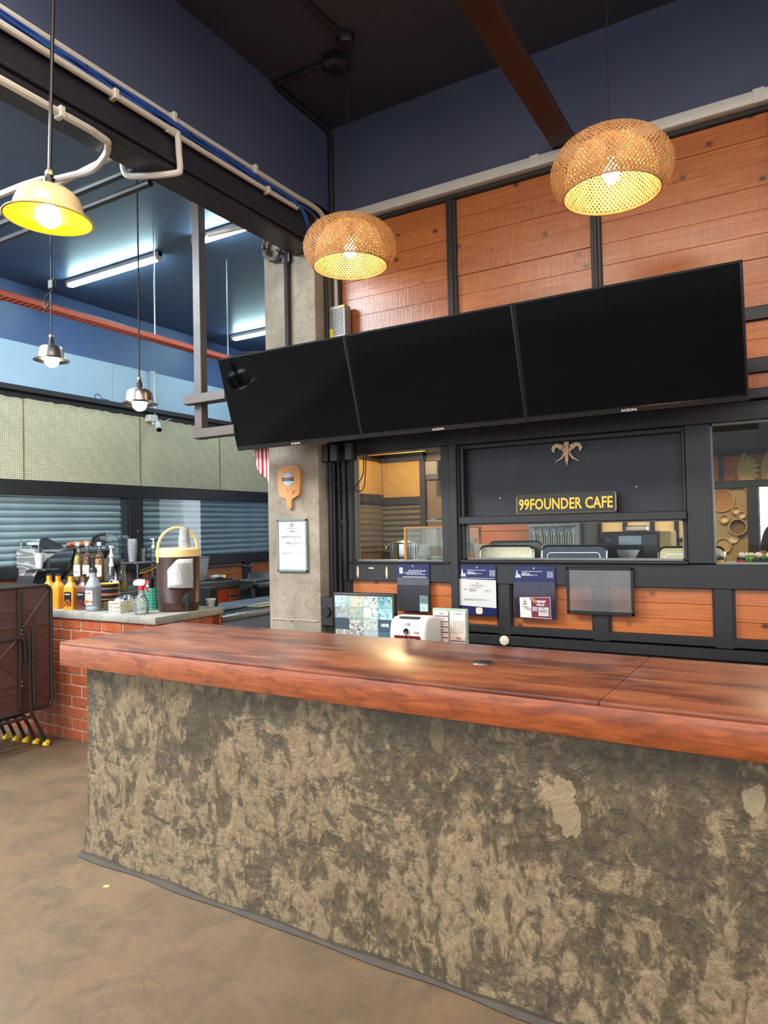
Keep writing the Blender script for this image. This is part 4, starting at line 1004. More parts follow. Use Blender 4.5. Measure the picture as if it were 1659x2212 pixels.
# dark framed glass board
o = thing('framed_board', 'black rimmed frame with a hazy clear front hanging beside the folders', 'frame', (-.89, 3.762, 1.016), 0)
m = MB(); W, Hh, e = .35, .252, .014
m.rbox(-W/2,W/2,-.008,.008,0,e+.004,.003); m.rbox(-W/2,W/2,-.008,.008,Hh-e,Hh,.003); m.rbox(-W/2,-W/2+e,-.008,.008,0,Hh,.003); m.rbox(W/2-e,W/2,-.008,.008,0,Hh,.003); m.build('rim', blackp, o)
MB().box(-W/2+e,W/2-e,-.002,.002,e,Hh-e).build('front', glass('hazy_acrylic', (.86,.84,.86), 1.6, .22, .06), o)
o = tag(MB().lathe([(0,.012),(.02,.012),(.027,.008),(.028,0)], 24).build('round_plug', mat('cream_cap', srgb(214,200,178), .5)), 'round cream cap on the black ledge', 'cap'); o.location = (-1.426, 3.755, .848); o.rotation_euler = (math.pi/2,0,0)

# ================================================================== ON THE COLUMN
CBW = mat('light_board_wood', srgb(206,142,82), .45, var=.14, vs=14)
o = thing('cutting_board', 'wooden paddle cutting board with a round logo on the column', 'cutting board', (-2.812, 3.59, 1.637), 0)
n = 8; poly = [(-.018,.012),(-.012,.002),(0,0),(.012,.002),(.018,.012),(.019,.05),(.026,.066),(.05,.075),(.078,.088),(.088,.115)]
poly += [(.093,.19),(.09,.24),(.08,.268),(.05,.281),(0,.284),(-.05,.281),(-.08,.268),(-.09,.24),(-.093,.19),(-.088,.115),(-.078,.088),(-.05,.075),(-.026,.066),(-.019,.05)]
MB().prism(poly, -.012, .010).build('board', CBW, o)
MB().lathe([(0,.001),(.003,.001),(.003,0)], 10).build('hang_hole', inkdark, o); MB.last.location = (0,-.0125,.012); MB.last.rotation_euler = (math.pi/2,0,0)
def disc(nm, mt, cx, cz, rx, rz, y, par, th=.0008): return MB().prism([(cx+rx*math.cos(a), cz+rz*math.sin(a)) for a in [k*math.pi/14 for k in range(28)]], y-th, y).build(nm, mt, par)
disc('logo_edge', inkdark, -.005, .194, .044, .044, -.0122, o); disc('logo_disc', mat('pale_logo', srgb(206,222,226), .5, var=0), -.005, .194, .042, .042, -.0129, o); disc('logo_core', mat('sky_logo', srgb(150,196,212), .5, var=0), -.005, .194, .031, .031, -.0134, o)
MB().prism([(-.049,.208),(-.005,.203),(.039,.208),(.039,.180),(-.005,.185),(-.049,.180)], -.0147, -.0138).build('logo_band', inkdark, o)
lettering('JJCM', mat('coral_print', srgb(226,110,100), .5, var=0), o, (-.005,-.0150,.194), width=.07, height=.016, bold=.03, depth=.0006)
for t_, r_ in (("CAN'T DENY", 1), ('THE BEANS', -1)):
    for i, ch in enumerate(t_):
        if ch == ' ': continue
        a = math.radians(90-(i-(len(t_)-1)/2)*12) if r_ > 0 else math.radians(-90+(i-(len(t_)-1)/2)*12)
        lettering(ch, inkdark, o, (-.005+.036*math.cos(a), -.0137, .194+.036*math.sin(a)), height=.006, rot=(math.pi/2, -(a-math.pi/2) if r_ > 0 else -(a+math.pi/2), 0), depth=.0004)
for k, (ch, cc_) in enumerate((('S',(70,110,150)),('M',(230,190,80)),('S',(214,96,70)))): lettering(ch, mat('letter_tint_%d' % k, srgb(*cc_), .5, var=0), o, (-.012+k*.013,-.0128,.128), height=.014, bold=.03, depth=.0006)
m = MB(); m.tube(smooth_path([(.018,-.013,.098),(.03,-.013,.094),(.045,-.013,.10),(.036,-.013,.115),(.03,-.013,.107),(.045,-.013,.112),(.056,-.013,.122)], 5), .0011, 4); m.build('signature', inkdark, o)
o = thing('framed_certificate', 'grey framed white certificate on the cement column', 'certificate', (-2.801, 3.592, 1.228), 0)
m = MB(); W, Hh, e = .247, .343, .016
m.rbox(-W/2,W/2,-.008,.006,0,e,.003); m.rbox(-W/2,W/2,-.008,.006,Hh-e,Hh,.003); m.rbox(-W/2,-W/2+e,-.008,.006,0,Hh,.003); m.rbox(W/2-e,W/2,-.008,.006,0,Hh,.003); m.build('rim', mat('grey_green_frame', srgb(112,124,124), .5), o)
MB().box(-W/2+e,W/2-e,-.004,.004,e,Hh-e).build('sheet', paper, o)
m = MB(); m.tube([(.0+.011*math.cos(t),-.0045,.305+.011*math.sin(t)) for t in [k*math.pi/7 for k in range(14)]], .0022, 4, True); m.tube([(-.006,-.0045,.309),(-.003,-.0045,.302),(0,-.0045,.309),(.003,-.0045,.302),(.006,-.0045,.309)], .0012, 4); m.build('crest', mat('crest_brown', srgb(160,124,110), .6, var=0), o)
m = MB()
lines(m, -.04, .285, [(0,.085,.0016),(.005,.07,.0016)], -.0041); lines(m, -.09, .275, [(0,.185,.0009)], -.0041); lines(m, -.02, .27, [(0,.045,.0016),(.01,.025,.0016),(.01,.03,.0014),(-.005,.07,.0014),(-.025,.11,.0014)], -.0041)
lines(m, -.085, .235, [(0,.08,.0015),(0,.15,.0015),(0,.17,.0015),(0,.04,.0015),(0,.16,.0015),(0,.03,.0015)], -.0041); lines(m, -.05, .195, [(0,.13,.0016),(0,.04,.0016),(0,.035,.0016),(0,.14,.0016),(0,.1,.0016)], -.0041); lines(m, -.085, .165, [(0,.1,.0016)], -.0041); lines(m, -.085, .125, [(0,.07,.0014),(0,.17,.001),(0,.05,.0014),(0,.08,.0014)], -.0041)
m.build('print', inkgrey, o)

# ================================================================== WORK BENCH BEHIND THE BAR
wbn = thing('work_bench', 'low dark bench behind the bar against the plank wall', 'bench', (-1.3, 3.46, 0))
MB().rbox(-1.2,1.9,-.26,.27,.72,.76,.006).build('bench_top', mat('dark_bench_top', srgb(54,42,34), .45), wbn)
for x in (-1.15, 0, 1.8): MB().rbox(x,x+.05,-.24,.26,0,.72,.004).build('leg', black, wbn)
mo = thing('surveillance_monitor', 'monitor showing a grid of security camera pictures', 'monitor', (-2.165, 3.44, .76), .03)
W, Hh = .415, .30
m = MB(); m.rbox(-W/2,W/2,-.012,.03,.065,.065+Hh,.008,2); m.build('housing', blackp, mo)
m = MB(); m.rbox(-.02,.02,.0,.03,.0,.1,.004); m.build('stand', blackp, mo); m = MB(); m.rbox(-.1,.1,-.06,.1,0,.012,.004); m.build('foot', blackp, mo)
def screen_tile(k, a, b, c3, sc_):
    t = NT('camera_tile_%d' % k); v = t.coord(loc=(k*.37, 0, k*.19)); nz = t.noise(v, sc_, 3, .7, 1.5); n2 = t.noise(v, sc_*2.3, 2, .5, .5)
    c_ = t.ramp(nz, [(.36, srgb(*a)), (.5, srgb(*b)), (.64, srgb(*c3))], 'EASE'); c_ = t.mix(t.ramp(n2, [(.52,(0,0,0)),(.58,(.8,.8,.8))]), c_, srgb(*b))
    t.base((.01,.01,.01)).rough(.3); t.l(c_, t.p.inputs['Emission Color']); t.p.inputs['Emission Strength'].default_value = 1.5; return t.mat
pal = [((70,96,92),(150,190,186),(226,240,232)), ((206,150,120),(196,196,170),(120,160,160)), ((80,104,104),(190,205,196),(246,246,236)), ((40,70,80),(110,170,190),(240,220,110)),
       ((200,205,200),(150,160,160),(96,92,82)), ((206,196,60),(150,170,166),(90,110,116)), ((120,150,150),(200,210,196),(240,236,220)), ((60,100,112),(140,196,206),(226,236,232)),
       ((56,72,84),(58,74,86),(60,78,90)), ((40,50,60),(150,150,140),(240,236,226)), ((120,130,128),(190,196,190),(150,160,160)), ((56,74,88),(60,80,94),(64,84,98)),
       ((200,190,170),(120,120,116),(240,236,226)), ((240,236,226),(96,104,110),(180,170,150)), ((150,160,166),(160,170,176),(170,180,186)), ((64,90,106),(70,98,114),(80,106,122))]
for k in range(16):
    i, j = k % 4, k // 4; a, b, c3 = pal[k]
    x0 = -W/2+.014+i*.0968; z1 = .065+Hh-.018-j*.066
    MB().box(x0+.0008, x0+.096, -.0134, -.0118, z1-.0652, z1-.0008).build('camera_view', screen_tile(k, a, b, c3, 26+5*(k%5)), mo)
lettering('NVR', emit('screen_white', (.95,.97,1), 1.0), mo, (-W/2+.014+3.5*.0968, -.0140, .065+Hh-.018-2.5*.066+.002), width=.05, bold=.02, depth=.0004)
tc = thing('time_recorder', 'white punch clock with a maroon panel behind the bar', 'punch clock', (-1.75, 3.29, .76), .05)
pr = [(.11,0),(.11,.23),(.10,.255),(.03,.27),(-.05,.268),(-.085,.25),(-.10,.20),(-.105,.10),(-.085,0)]
m = MB(); m.prism([(a,b) for a,b in pr], -.105, .105, 'yz'); h_ = m.build('case', white, tc); bv = h_.modifiers.new('edge','BEVEL'); bv.width = .014; bv.segments = 3
m = MB(); m.rbox(-.06,.055,-.075,-.045,.263,.27,.002); m.build('card_slot', inkdark, tc)
MB().lathe([(0,.004),(.014,.004),(.016,0)], 20).build('lock', chrome, tc); MB.last.location = (-.005,-.1045,.20); MB.last.rotation_euler = (math.pi/2,0,0)
m = MB(); m.tube([(-.005,-.109,.20),(-.005,-.113,.178),(-.006,-.113,.15)], .0022, 5); m.build('key', chrome, tc)
m = MB(); m.rbox(-.075,.075,-.1105,-.1015,.09,.178,.006); m.build('display_panel', mat('maroon_panel', srgb(104,20,34), .3), tc)
lettering('Electronic Time Recorder', whitein, tc, (-.008,-.1112,.162), width=.12, depth=.0004); m = MB(); lines(m, -.06, .148, [(0,.12,.003)], -.1106); m.build('panel_print', whitein, tc)
lettering('LTR', inkdark, tc, (.0,-.0965,.236), width=.03, bold=.03, depth=.0006, rot=(math.radians(76),0,0)); lettering('8800', mat('red_print', srgb(190,50,50), .5, var=0), tc, (.055,-.1035,.195), width=.03, depth=.0006)
ck = thing('time_card_rack', 'upright green rack of punch cards behind the bar', 'card rack', (-1.607, 3.42, .76), .05)
MB().rbox(-.1,.1,-.004,.02,0,.298,.003).build('backing', mat('grey_green_card', srgb(150,168,150), .6), ck)
cardm = mat('pink_card', srgb(226,196,184), .7); names = ['Gan','Nurul','Zul','Hafiz','Lina','Kim','Man','Tan','Syah','Jo']
for col_ in range(2):
    for k in range(9 if col_ == 0 else 5):
        x0 = -.094+col_*.097; z = .27-k*.029 if col_ == 0 else .14-k*.029
        m = MB(); m.at((x0+.045,-.008-.001*(k%2),z)); m.rbox(-.044,.042,-.002,.002,-.013,.015,.001); cd = m.build('punch_card', cardm, ck)
        m = MB(); m.box(x0+.002,x0+.086,-.0135,-.0115,z-.0135,z-.010); m.build('slot_lip', mat('navy_lip', srgb(40,44,96), .5), ck)
        lettering(names[(k+col_*3) % 10], inkdark, ck, (x0+.05,-.0126,z+.003), height=.009, depth=.0004); lettering(str(k+1), inkdark, ck, (x0+.012,-.0126,z+.003), height=.007, depth=.0004)
m = MB(); m.rbox(.004,.092,-.01,-.006,.155,.285,.001); m.build('punch_card', mat('cream_card', srgb(230,214,200), .7), ck)
m = MB()
for k in range(9): m.box(.01,.086,-.0108,-.0098,.165+k*.0085,.166+k*.0085)
for k in range(7): m.box(.012+k*.012,.0128+k*.012,-.0108,-.0098,.165,.233)
m.build('card_grid', inkgrey, ck); lettering('2 DAUS', inkdark, ck, (.05,-.0106,.272), width=.05, depth=.0004)
# desk fan cut by the frame edge
df = thing('desk_fan', 'desk fan with a wire guard behind the bar', 'fan', (.06, 3.30, .76), -.25)
MB().lathe([(0,0),(.085,0),(.09,.012),(.05,.03),(.02,.04),(0,.04)], 24).build('foot', blackp, df); MB().tube([(0,0,.03),(0,0,.10)], .014, 10).build('pole', blackp, df)
MB().at((0,.05,.15), rx=math.pi/2).lathe([(0,-.04),(.03,-.035),(.04,0),(.03,.06),(0,.07)], 16).build('motor', blackp, df)
m = MB()
for yy, rr in ((-.055,.04),(-.06,.08),(-.05,.115),(-.02,.135),(.02,.13)): m.tube([(rr*math.cos(t),yy,.15+rr*math.sin(t)) for t in [k*math.pi/18 for k in range(36)]], .0022 if rr < .13 else .004, 5, True)
for k in range(28):
    a = 2*math.pi*k/28; m.tube(smooth_path([(.03*math.cos(a),-.058,.15+.03*math.sin(a)),(.08*math.cos(a),-.06,.15+.08*math.sin(a)),(.118*math.cos(a),-.048,.15+.118*math.sin(a)),(.135*math.cos(a),-.018,.15+.135*math.sin(a)),(.13*math.cos(a),.02,.15+.13*math.sin(a))],3), .0014, 4)
m.build('guard', mat('pale_wire', srgb(176,170,160), .4, metal=.4), df)
for k in range(3):
    a = 2*math.pi*k/3; m = MB(); m.at((0,-.02,.15), ry=a); m.prism([(.02,-.02),(.09,-.05),(.115,-.01),(.1,.03),(.02,.02)], -.004, .004); m.build('blade', blackp, df)

# ================================================================== BRICK BENCH IN THE SIDE ROOM
bb = thing('brick_bench', 'low red brick bench with a cement top', 'bench', (-3.69, 3.24, 0))
MB().box(-1.69,-.006,.006,.614,0,.885).build('mortar_core', mat('grey_mortar', srgb(168,148,124), .8, vs=30), bb)
brick_me = MB().rbox(-.107,.107,-.05,.05,-.0355,.0355,.004).mesh('brick'); brick_me.materials.append(MATS['red_brick'])
half_me = MB().rbox(-.0485,.0485,-.05,.05,-.0355,.0355,.004).mesh('brick'); half_me.materials.append(MATS['red_brick'])
for r_ in range(11):
    z = .04+r_*.0805; off = 0 if r_ % 2 else .113
    for k in range(7):
        x = -.107-k*.226-off
        if x < -1.6: continue
        share('brick', brick_me, bb, (x+random.uniform(-.001,.001), .05+random.uniform(-.002,.001), z), (0,0,random.uniform(-.004,.004)))
    if off: share('brick', half_me, bb, (-.0485, .05, z))
    ys = [.22+.226*k for k in range(2)] if off else [.107+.11+.226*k for k in range(2)]
    for y in ([.162, .388] if not off else [.221, .447]): share('brick', brick_me, bb, (-.05, y+.05, z), (0,0,math.pi/2))
    share('brick', half_me, bb, (-.05, .565 if not off else .575, z), (0,0,math.pi/2))
MB().rbox(-1.72,.015,-.015,.635,.885,.937,.008,2).build('cement_top', MATS['bench_cement'], bb)
# chiller cabinet beside the bench
ch = thing('chiller_counter', 'stainless undercounter chiller beside the brick bench', 'chiller', (-3.72, 4.9, 0))
MB().rbox(-.62,0,-1.0,.9,.08,.815,.006).build('cabinet', mat('blue_grey_steel', srgb(126,138,160), .35, metal=.35, var=.06), ch)
MB().rbox(-.64,.015,-1.01,.91,.818,.862,.006,2).build('top_edge', steel, ch)
MB().box(-.58,-.06,-.95,.8,.862,.866).build('well', mat('dark_well', srgb(26,28,34), .3), ch)
for k, y in enumerate((-.9,-.45,.0,.42)): MB().rbox(-.56,-.2,y,y+.40,.866,.884,.005).build('lid', mat('slate_lid', srgb(84,94,110), .35, metal=.3, var=.04), ch)
MB().rbox(-.2,-.06,-.5,.8,.867,.88,.004).build('lid_rail', mat('olive_rail', srgb(120,124,100), .35, metal=.4), ch)
MB().lathe([(0,.012),(.008,.01),(.01,0)], 10).build('knob', steel, ch); MB.last.location = (.001,-.42,.80); MB.last.rotation_euler = (0,math.pi/2,0)
# back counter with stone top and red doors
bk = thing('back_counter', 'dark stone topped back counter with red wooden door', 'counter', (-5.05, 4.0, 0))
MB().rbox(-1.4,0,-.1,1.58,.92,.99,.006).build('stone_top', mat('dark_stone_top', srgb(82,80,78), .4, var=.2, vs=20), bk)
MB().box(-1.4,-.03,-.1,1.56,0,.92).build('carcass', mat('grey_plaster_side', srgb(104,96,86), .7), bk)
MB().rbox(-.035,-.01,.95,1.40,.15,.905,.004).build('door', mat('red_wood_door', srgb(168,62,34), .4, var=.18, vs=3), bk)
for k in range(10): MB().rbox(-.09,-.005,1.41,1.57,.06+k*.085,.135+k*.085,.005).build('brick', MATS['red_brick'], bk)
MB().rbox(-.04,-.005,.52,.93,.1,.90,.006).build('oven_front', blackp, bk); MB().rbox(-.004,.006,.62,.86,.55,.84,.004).build('oven_window', mat('gloss_black_bezel', (0,0,0)), bk); MB().tube([(.02,.62,.86),(.02,.86,.86)], .007, 7).build('oven_handle', steel, bk)
# sink unit
sk_ = thing('sink_unit', 'stainless sink unit half hidden behind the column', 'sink', (-4.85, 6.3, 0))
MB().rbox(-.5,.0,-.25,1.2,.86,.90,.004).build('drainer', steel, sk_); MB().rbox(-.5,-.02,-.22,1.2,.2,.86,.004).build('cabinet', mat('dull_steel', srgb(90,92,94), .45, metal=.5), sk_); MB().rbox(-.52,-.50,-.25,1.2,.9,1.02,.004).build('splash', steel, sk_)
MB().rbox(-.45,-.10,-.6,-.26,.95,.965,.003).build('shelf', steel, sk_); MB().rbox(-.44,-.42,-.58,-.3,0,.95,.003).build('leg', steel, sk_)
m = MB(); m.tube(smooth_path([(-.3,.62,.9),(-.3,.62,1.25),(-.28,.64,1.34),(-.2,.68,1.36),(-.14,.70,1.30)], 5), .012, 8); m.tube([(-.3,.62,1.0),(-.22,.56,.98)], .01, 7); m.build('tap', chrome, sk_)

# ================================================================== BOTTLES, PLATES AND BOXES ON THE BRICK BENCH
BZ = .937
def sauce_bottle(loc, col_, label, art, rz):
    o = thing('sauce_bottle', label, 'bottle', loc, rz, 'squarish sauce bottles on the brick bench')
    m = MB(); pts = rrect(-.042,.042,-.036,.036,.014,3)
    secs = [(0,1.0),(.004,1.02),(.16,1.02),(.178,.92),(.196,.62),(.206,.42),(.212,.40),(.252,.40)]
    vs = []; fs = []; n = len(pts)
    for z, s_ in secs: vs += [(a*s_, b*s_, z) for a, b in pts]
    for i in range(len(secs)-1):
        for k in range(n): l_ = (k+1)%n; fs.append((i*n+k,i*n+l_,(i+1)*n+l_,(i+1)*n+k))
    fs.append(tuple(range(n))[::-1]); fs.append(tuple((len(secs)-1)*n+k for k in range(n))); m.add(vs, fs)
    m.build('body', col_, o, 50)
    MB().cyl((0,0,.252), .021, .014, 18, ch=.002).build('cap', blackp, o)
    if art:
        MB().prism(rrect(-.03,.03,.03,.135,.006), -.0385, -.0365).build('label', mat('black_label', srgb(26,22,22), .4, var=0), o)
        am = MB(); am.tube([((.006+.0018*k*.5)*math.cos(k*.5),-.039,.055+(.006+.0018*k*.5)*math.sin(k*.5)) for k in range(26)], .0026, 5); am.build('swirl_print', art, o)
        lettering('Davinci', whitein, o, (0,-.0388,.118), width=.042, bold=.02, depth=.0005)
cara = mat('caramel_sauce', srgb(206,134,36), .3, var=.05); choc = mat('chocolate_sauce', srgb(92,58,42), .3, var=.05)
sauce_bottle((-4.97,3.33,BZ), cara, 'amber sauce bottle furthest towards the folded tables', None, .1)
sauce_bottle((-4.86,3.33,BZ), cara, 'amber sauce bottle second from the folded tables', None, .0)
sauce_bottle((-4.70,3.325,BZ), cara, 'amber sauce bottle with a black swirl label', mat('orange_print', srgb(220,110,40), .5, var=0), .3)
sauce_bottle((-4.585,3.35,BZ), choc, 'brown chocolate sauce bottle with a black label', mat('plum_print', srgb(130,44,66), .5, var=0), .3)
o = thing('pump_bottle', 'large silver grey bottle with a black pump', 'bottle', (-4.44,3.325,BZ), .35)
MB().lathe([(0,0),(.05,0),(.054,.006),(.054,.03),(.051,.035),(.051,.04),(.054,.045),(.054,.165),(.056,.168),(.056,.185),(.05,.195),(.046,.205),(.03,.235),(.026,.25),(.025,.285),(0,.285)], 28).build('body', mat('silver_grey_plastic', srgb(142,146,154), .3, metal=.25, var=.04), o)
MB().lathe([(0,.283),(.028,.283),(.028,.305),(.022,.315),(.014,.32),(.012,.345),(0,.345)], 18).build('pump_collar', blackp, o)
m = MB(); m.tube([(0,0,.34),(0,0,.39)], .011, 10); m.rbox(-.02,.085,-.009,.009,.385,.40,.004); m.tube([(.08,0,.39),(.092,0,.378)], .006, 7); m.build('pump_head', blackp, o)
m = MB(); m.lathe([(.0548,.05),(.0552,.05),(.0552,.155),(.0548,.155)], 12, a0=-2.45, a1=-1.1); m.build('label', mat('beige_label', srgb(196,184,168), .5), o)
lettering('MONIN', inkdark, o, (-.012,-.0562,.135), width=.05, depth=.0006); m = MB()
for k in range(7): m.tube([(-.035+k*.009,-.0562+.002*abs(k-3)*.2,.07+random.uniform(-.006,.006)),(-.028+k*.009,-.0562,.082+random.uniform(-.006,.006))], .003, 5)
m.build('fruit_print', mat('orange_print', (1,1,1)), o)
# stacked plates
pcol = {'yellow': mat('yellow_plate', srgb(222,180,52), .35), 'red': mat('red_plate', srgb(176,38,36), .35), 'green': mat('green_plate', srgb(34,78,66), .35), 'white': mat('cream_plate', srgb(222,214,196), .35), 'orange': mat('orange_plate', srgb(206,92,52), .35), 'slate': mat('slate_plate', srgb(64,78,92), .35)}
pme = {}
for k_, mt in pcol.items():
    me = MB().lathe([(0,.001),(.045,.001),(.05,.004),(.07,.012),(.078,.016),(.078,.018),(.07,.0145),(.05,.0065),(.045,.0035),(0,.0035)], 28).mesh('plate'); me.materials.append(mt); pme[k_] = me
order = ['yellow','green','yellow','slate','green','red','white','green','green','orange','white','orange','slate','green','slate','white','red','slate','green','yellow']
for i, k_ in enumerate(order):
    o = share('plate', pme[k_], None, (-4.53+random.uniform(-.002,.002), 3.53+random.uniform(-.002,.002), BZ+i*.0088))
    lab = {0:'lowest yellow', len(order)-1:'topmost yellow'}.get(i, '%s' % k_)
    pos = ['bottom','second lowest','third lowest','fourth lowest','fifth lowest','sixth lowest','seventh lowest','eighth lowest','ninth lowest','tenth lowest','tenth from the top','ninth from the top','eighth from the top','seventh from the top','sixth from the top','fifth from the top','fourth from the top','third from the top','second from the top','topmost'][i]
    tag(o, '%s plate, %s in the stack on the brick bench' % (k_, pos), 'plate', 'stacked coloured plates')
def perforated_box(loc, rz, W, D, Hh, mt, label, cat='basket', nm='plastic_basket', hx=9, hz=3, rnd=None):
    """open basket whose walls are strips, so that the holes are real"""
    o = thing(nm, label, cat, loc, rz); m = MB()
    def wall(a, b):
        a = Vector(a); b = Vector(b); L_ = (b-a).length; d = (b-a)/L_; nrm = Vector((-d.y, d.x, 0))*.002
        nb = max(3, int(L_/.016))
        for i in range(nb+1):
            u = L_*i/nb; w_ = .0035
            p = a+d*max(0,u-w_); q = a+d*min(L_,u+w_)
            m.add([tuple(p-nrm),tuple(q-nrm),tuple(q+nrm),tuple(p+nrm),(*(p-nrm).xy,Hh),(*(q-nrm).xy,Hh),(*(q+nrm).xy,Hh),(*(p+nrm).xy,Hh)], [(0,3,2,1),(4,5,6,7),(0,1,5,4),(1,2,6,5),(2,3,7,6),(3,0,4,7)])
        for j in range(hz+1):
            z = Hh*j/hz; z0 = max(0,z-.006); z1 = min(Hh,z+.006)
            m.add([(*(a-nrm).xy,z0),(*(b-nrm).xy,z0),(*(b+nrm).xy,z0),(*(a+nrm).xy,z0),(*(a-nrm).xy,z1),(*(b-nrm).xy,z1),(*(b+nrm).xy,z1),(*(a+nrm).xy,z1)], [(0,3,2,1),(4,5,6,7),(0,1,5,4),(1,2,6,5),(2,3,7,6),(3,0,4,7)])
    if rnd:
        pts = [(rnd*math.cos(k*math.pi/8), rnd*math.sin(k*math.pi/8), 0) for k in range(16)]
        for k in range(16): wall(pts[k], pts[(k+1)%16])
        m.cyl((0,0,0), rnd, .004, 16)
    else:
        c_ = [(-W/2,-D/2,0),(W/2,-D/2,0),(W/2,D/2,0),(-W/2,D/2,0)]
        for k in range(4): wall(c_[k], c_[(k+1)%4])
        m.box(-W/2,W/2,-D/2,D/2,0,.004)
    m.build('lattice', mt, o)
    r_ = MB()
    if rnd: r_.tube([(rnd*math.cos(k*math.pi/8), rnd*math.sin(k*math.pi/8), Hh) for k in range(16)], .004, 6, True)
    else: r_.tube([(-W/2,-D/2,Hh),(W/2,-D/2,Hh),(W/2,D/2,Hh),(-W/2,D/2,Hh)], .004, 6, True)
    r_.build('rim', mt, o); return o
perforated_box((-4.185,3.425,BZ), math.pi/2+.14, .27, .105, .08, mat('cream_plastic', srgb(226,214,188), .4), 'cream perforated basket of foil packets on the brick bench')
perforated_box((-4.325,3.42,BZ), .1, .11, .10, .06, mat('brown_plastic', srgb(84,66,56), .45), 'small brown perforated basket beside the plates')
foil = NT('crinkled_foil'); v_ = foil.coord(); nz_ = foil.noise(v_, 45, 3, .6, 1.0); foil.base(foil.ramp(nz_, [(.42, srgb(70,66,62)), (.5, srgb(190,190,192)), (.66, srgb(240,240,242))])).rough(.22); foil.p.inputs['Metallic'].default_value = .8; foil.bump(nz_, .9, .01)
def crumple(m, c_, rx, ry, rz_, seed, seg=12, rings=7):
    rnd = random.Random(seed); vs = []; fs = []
    for i in range(rings+1):
        ph = math.pi*i/rings
        for k in range(seg):
            a = 2*math.pi*k/seg; f_ = 1+rnd.uniform(-.22,.22)
            vs.append((c_[0]+rx*f_*math.sin(ph)*math.cos(a), c_[1]+ry*f_*math.sin(ph)*math.sin(a), c_[2]-rz_*f_*math.cos(ph)))
    for i in range(rings):
        for k in range(seg): l_ = (k+1)%seg; fs.append((i*seg+k,i*seg+l_,(i+1)*seg+l_,(i+1)*seg+k))
    m.add(vs, fs); return m
for k, (x, y, z, s_) in enumerate(((-4.175,3.34,.085,1.0),(-4.19,3.425,.09,1.1),(-4.20,3.51,.085,1.0))):
    m = MB(); crumple(m, (0,0,0), .048*s_, .042*s_, .032*s_, k+3); o = m.build('foil_packet', foil.mat if k != 2 else mat('dark_foil', srgb(44,40,38), .35, metal=.5), None, 12); o.location = (x,y,BZ+z-.012); o.rotation_euler = (0,0,k)
    tag(o, ['crumpled foil packet at the near end of the cream basket','crumpled foil packet in the middle of the cream basket','dark crumpled packet at the far end of the cream basket'][k], 'packet', 'foil packets in the cream basket')
o = thing('spray_bottle', 'clear spray bottle with a red and white trigger', 'bottle', (-3.925,3.325,BZ), .4)
MB().lathe([(0,.001),(.04,.001),(.044,.006),(.044,.06),(.04,.09),(.026,.115),(.018,.13),(.016,.155),(.016,.16)], 24).build('body', glass('aqua_plastic', (.96,.99,.985), 2.0, .22), o)
MB().lathe([(0,.004),(.039,.004),(.041,.008),(.041,.045),(0,.045)], 24).build('liquid', glass('soapy_water', (.92,.98,.97), 1.0, .2), o)
MB().cyl((0,0,.152), .019, .03, 18, ch=.002).build('collar', mat('red_plastic', (1,1,1)), o)
m = MB(); m.prism([(-.05,.192),(-.04,.182),(.02,.182),(.028,.19),(.03,.205),(.02,.218),(-.02,.22),(-.042,.212)], -.013, .013); m.build('spray_head', white, o)
m = MB(); m.prism([(.022,.205),(.055,.215),(.056,.20),(.03,.192)], -.011, .011); m.prism([(.012,.186),(.022,.186),(.046,.15),(.054,.135),(.044,.138),(.03,.158)], -.006, .006); m.build('trigger', mat('red_plastic', (1,1,1)), o)
o.scale = (1.1,1.1,1.1)
perforated_box((-4.085,3.565,BZ), 0, 0, 0, .155, mat('green_plastic', srgb(62,150,122), .4), 'round green perforated holder with black straws', hz=7, rnd=.058)
for k in range(16):
    a = random.uniform(0,6.28); r_ = random.uniform(.0,.04); h_ = random.uniform(.20,.27)
    m = MB(); m.tube([(0,0,0),(random.uniform(-.01,.01),random.uniform(-.01,.01),h_)], .0045, 6); o = m.build('drinking_straw', blackp); o.location = (-4.085+r_*math.cos(a), 3.565+r_*math.sin(a), BZ+.005)
    tag(o, 'black drinking straw standing in the green holder', 'straw', 'black straws in the green holder')
# big brown drink dispenser
o = thing('drink_dispenser', 'big dark brown ribbed drink dispenser with cream lid', 'dispenser', (-3.855,3.60,BZ), .5)
R_ = .148; pr = [(0,0),(R_*.93,0),(R_*.96,.01),(R_*.97,.055)]
for k in range(44): z = .06+k*.0074; pr += [(R_*.985+R_*.03*k/44,z),(R_*.985+R_*.03*k/44+.003,z+.0037)]
pr += [(R_*1.02,.39),(0,.39)]
MB().lathe(pr, 40).build('barrel', mat('dark_brown_plastic', srgb(66,42,34), .32, var=.05), o)
MB().lathe([(0,.452),(R_*.9,.452),(R_*1.0,.448),(R_*1.05,.438),(R_*1.05,.39),(R_*1.0,.388)], 40).build('lid', mat('cream_lid', srgb(236,202,140), .4), o)
m = MB(); pts = [(-R_*1.07,0,.35),(-R_*1.07,0,.43)]+[(-R_*1.07*math.cos(a), 0, .45+.15*math.sin(a)) for a in [k*math.pi/12 for k in range(0,13)]]+[(R_*1.07,0,.43),(R_*1.07,0,.36)]
m.at((0,0,0), rz=.83); m.tube(pts, .0095, 9); m.build('handle', mat('pale_yellow_plastic', srgb(240,214,130), .4), o)
m = MB(); m.at((0,0,0), rz=-.95); m.rbox(.14,.19,-.02,.02,.06,.115,.006); m.rbox(.17,.215,-.011,.011,.035,.13,.004); m.cyl((.20,0,.012), .014, .03, 12); m.build('tap', blackp, o)
vs = []; fs = []; nn = 14
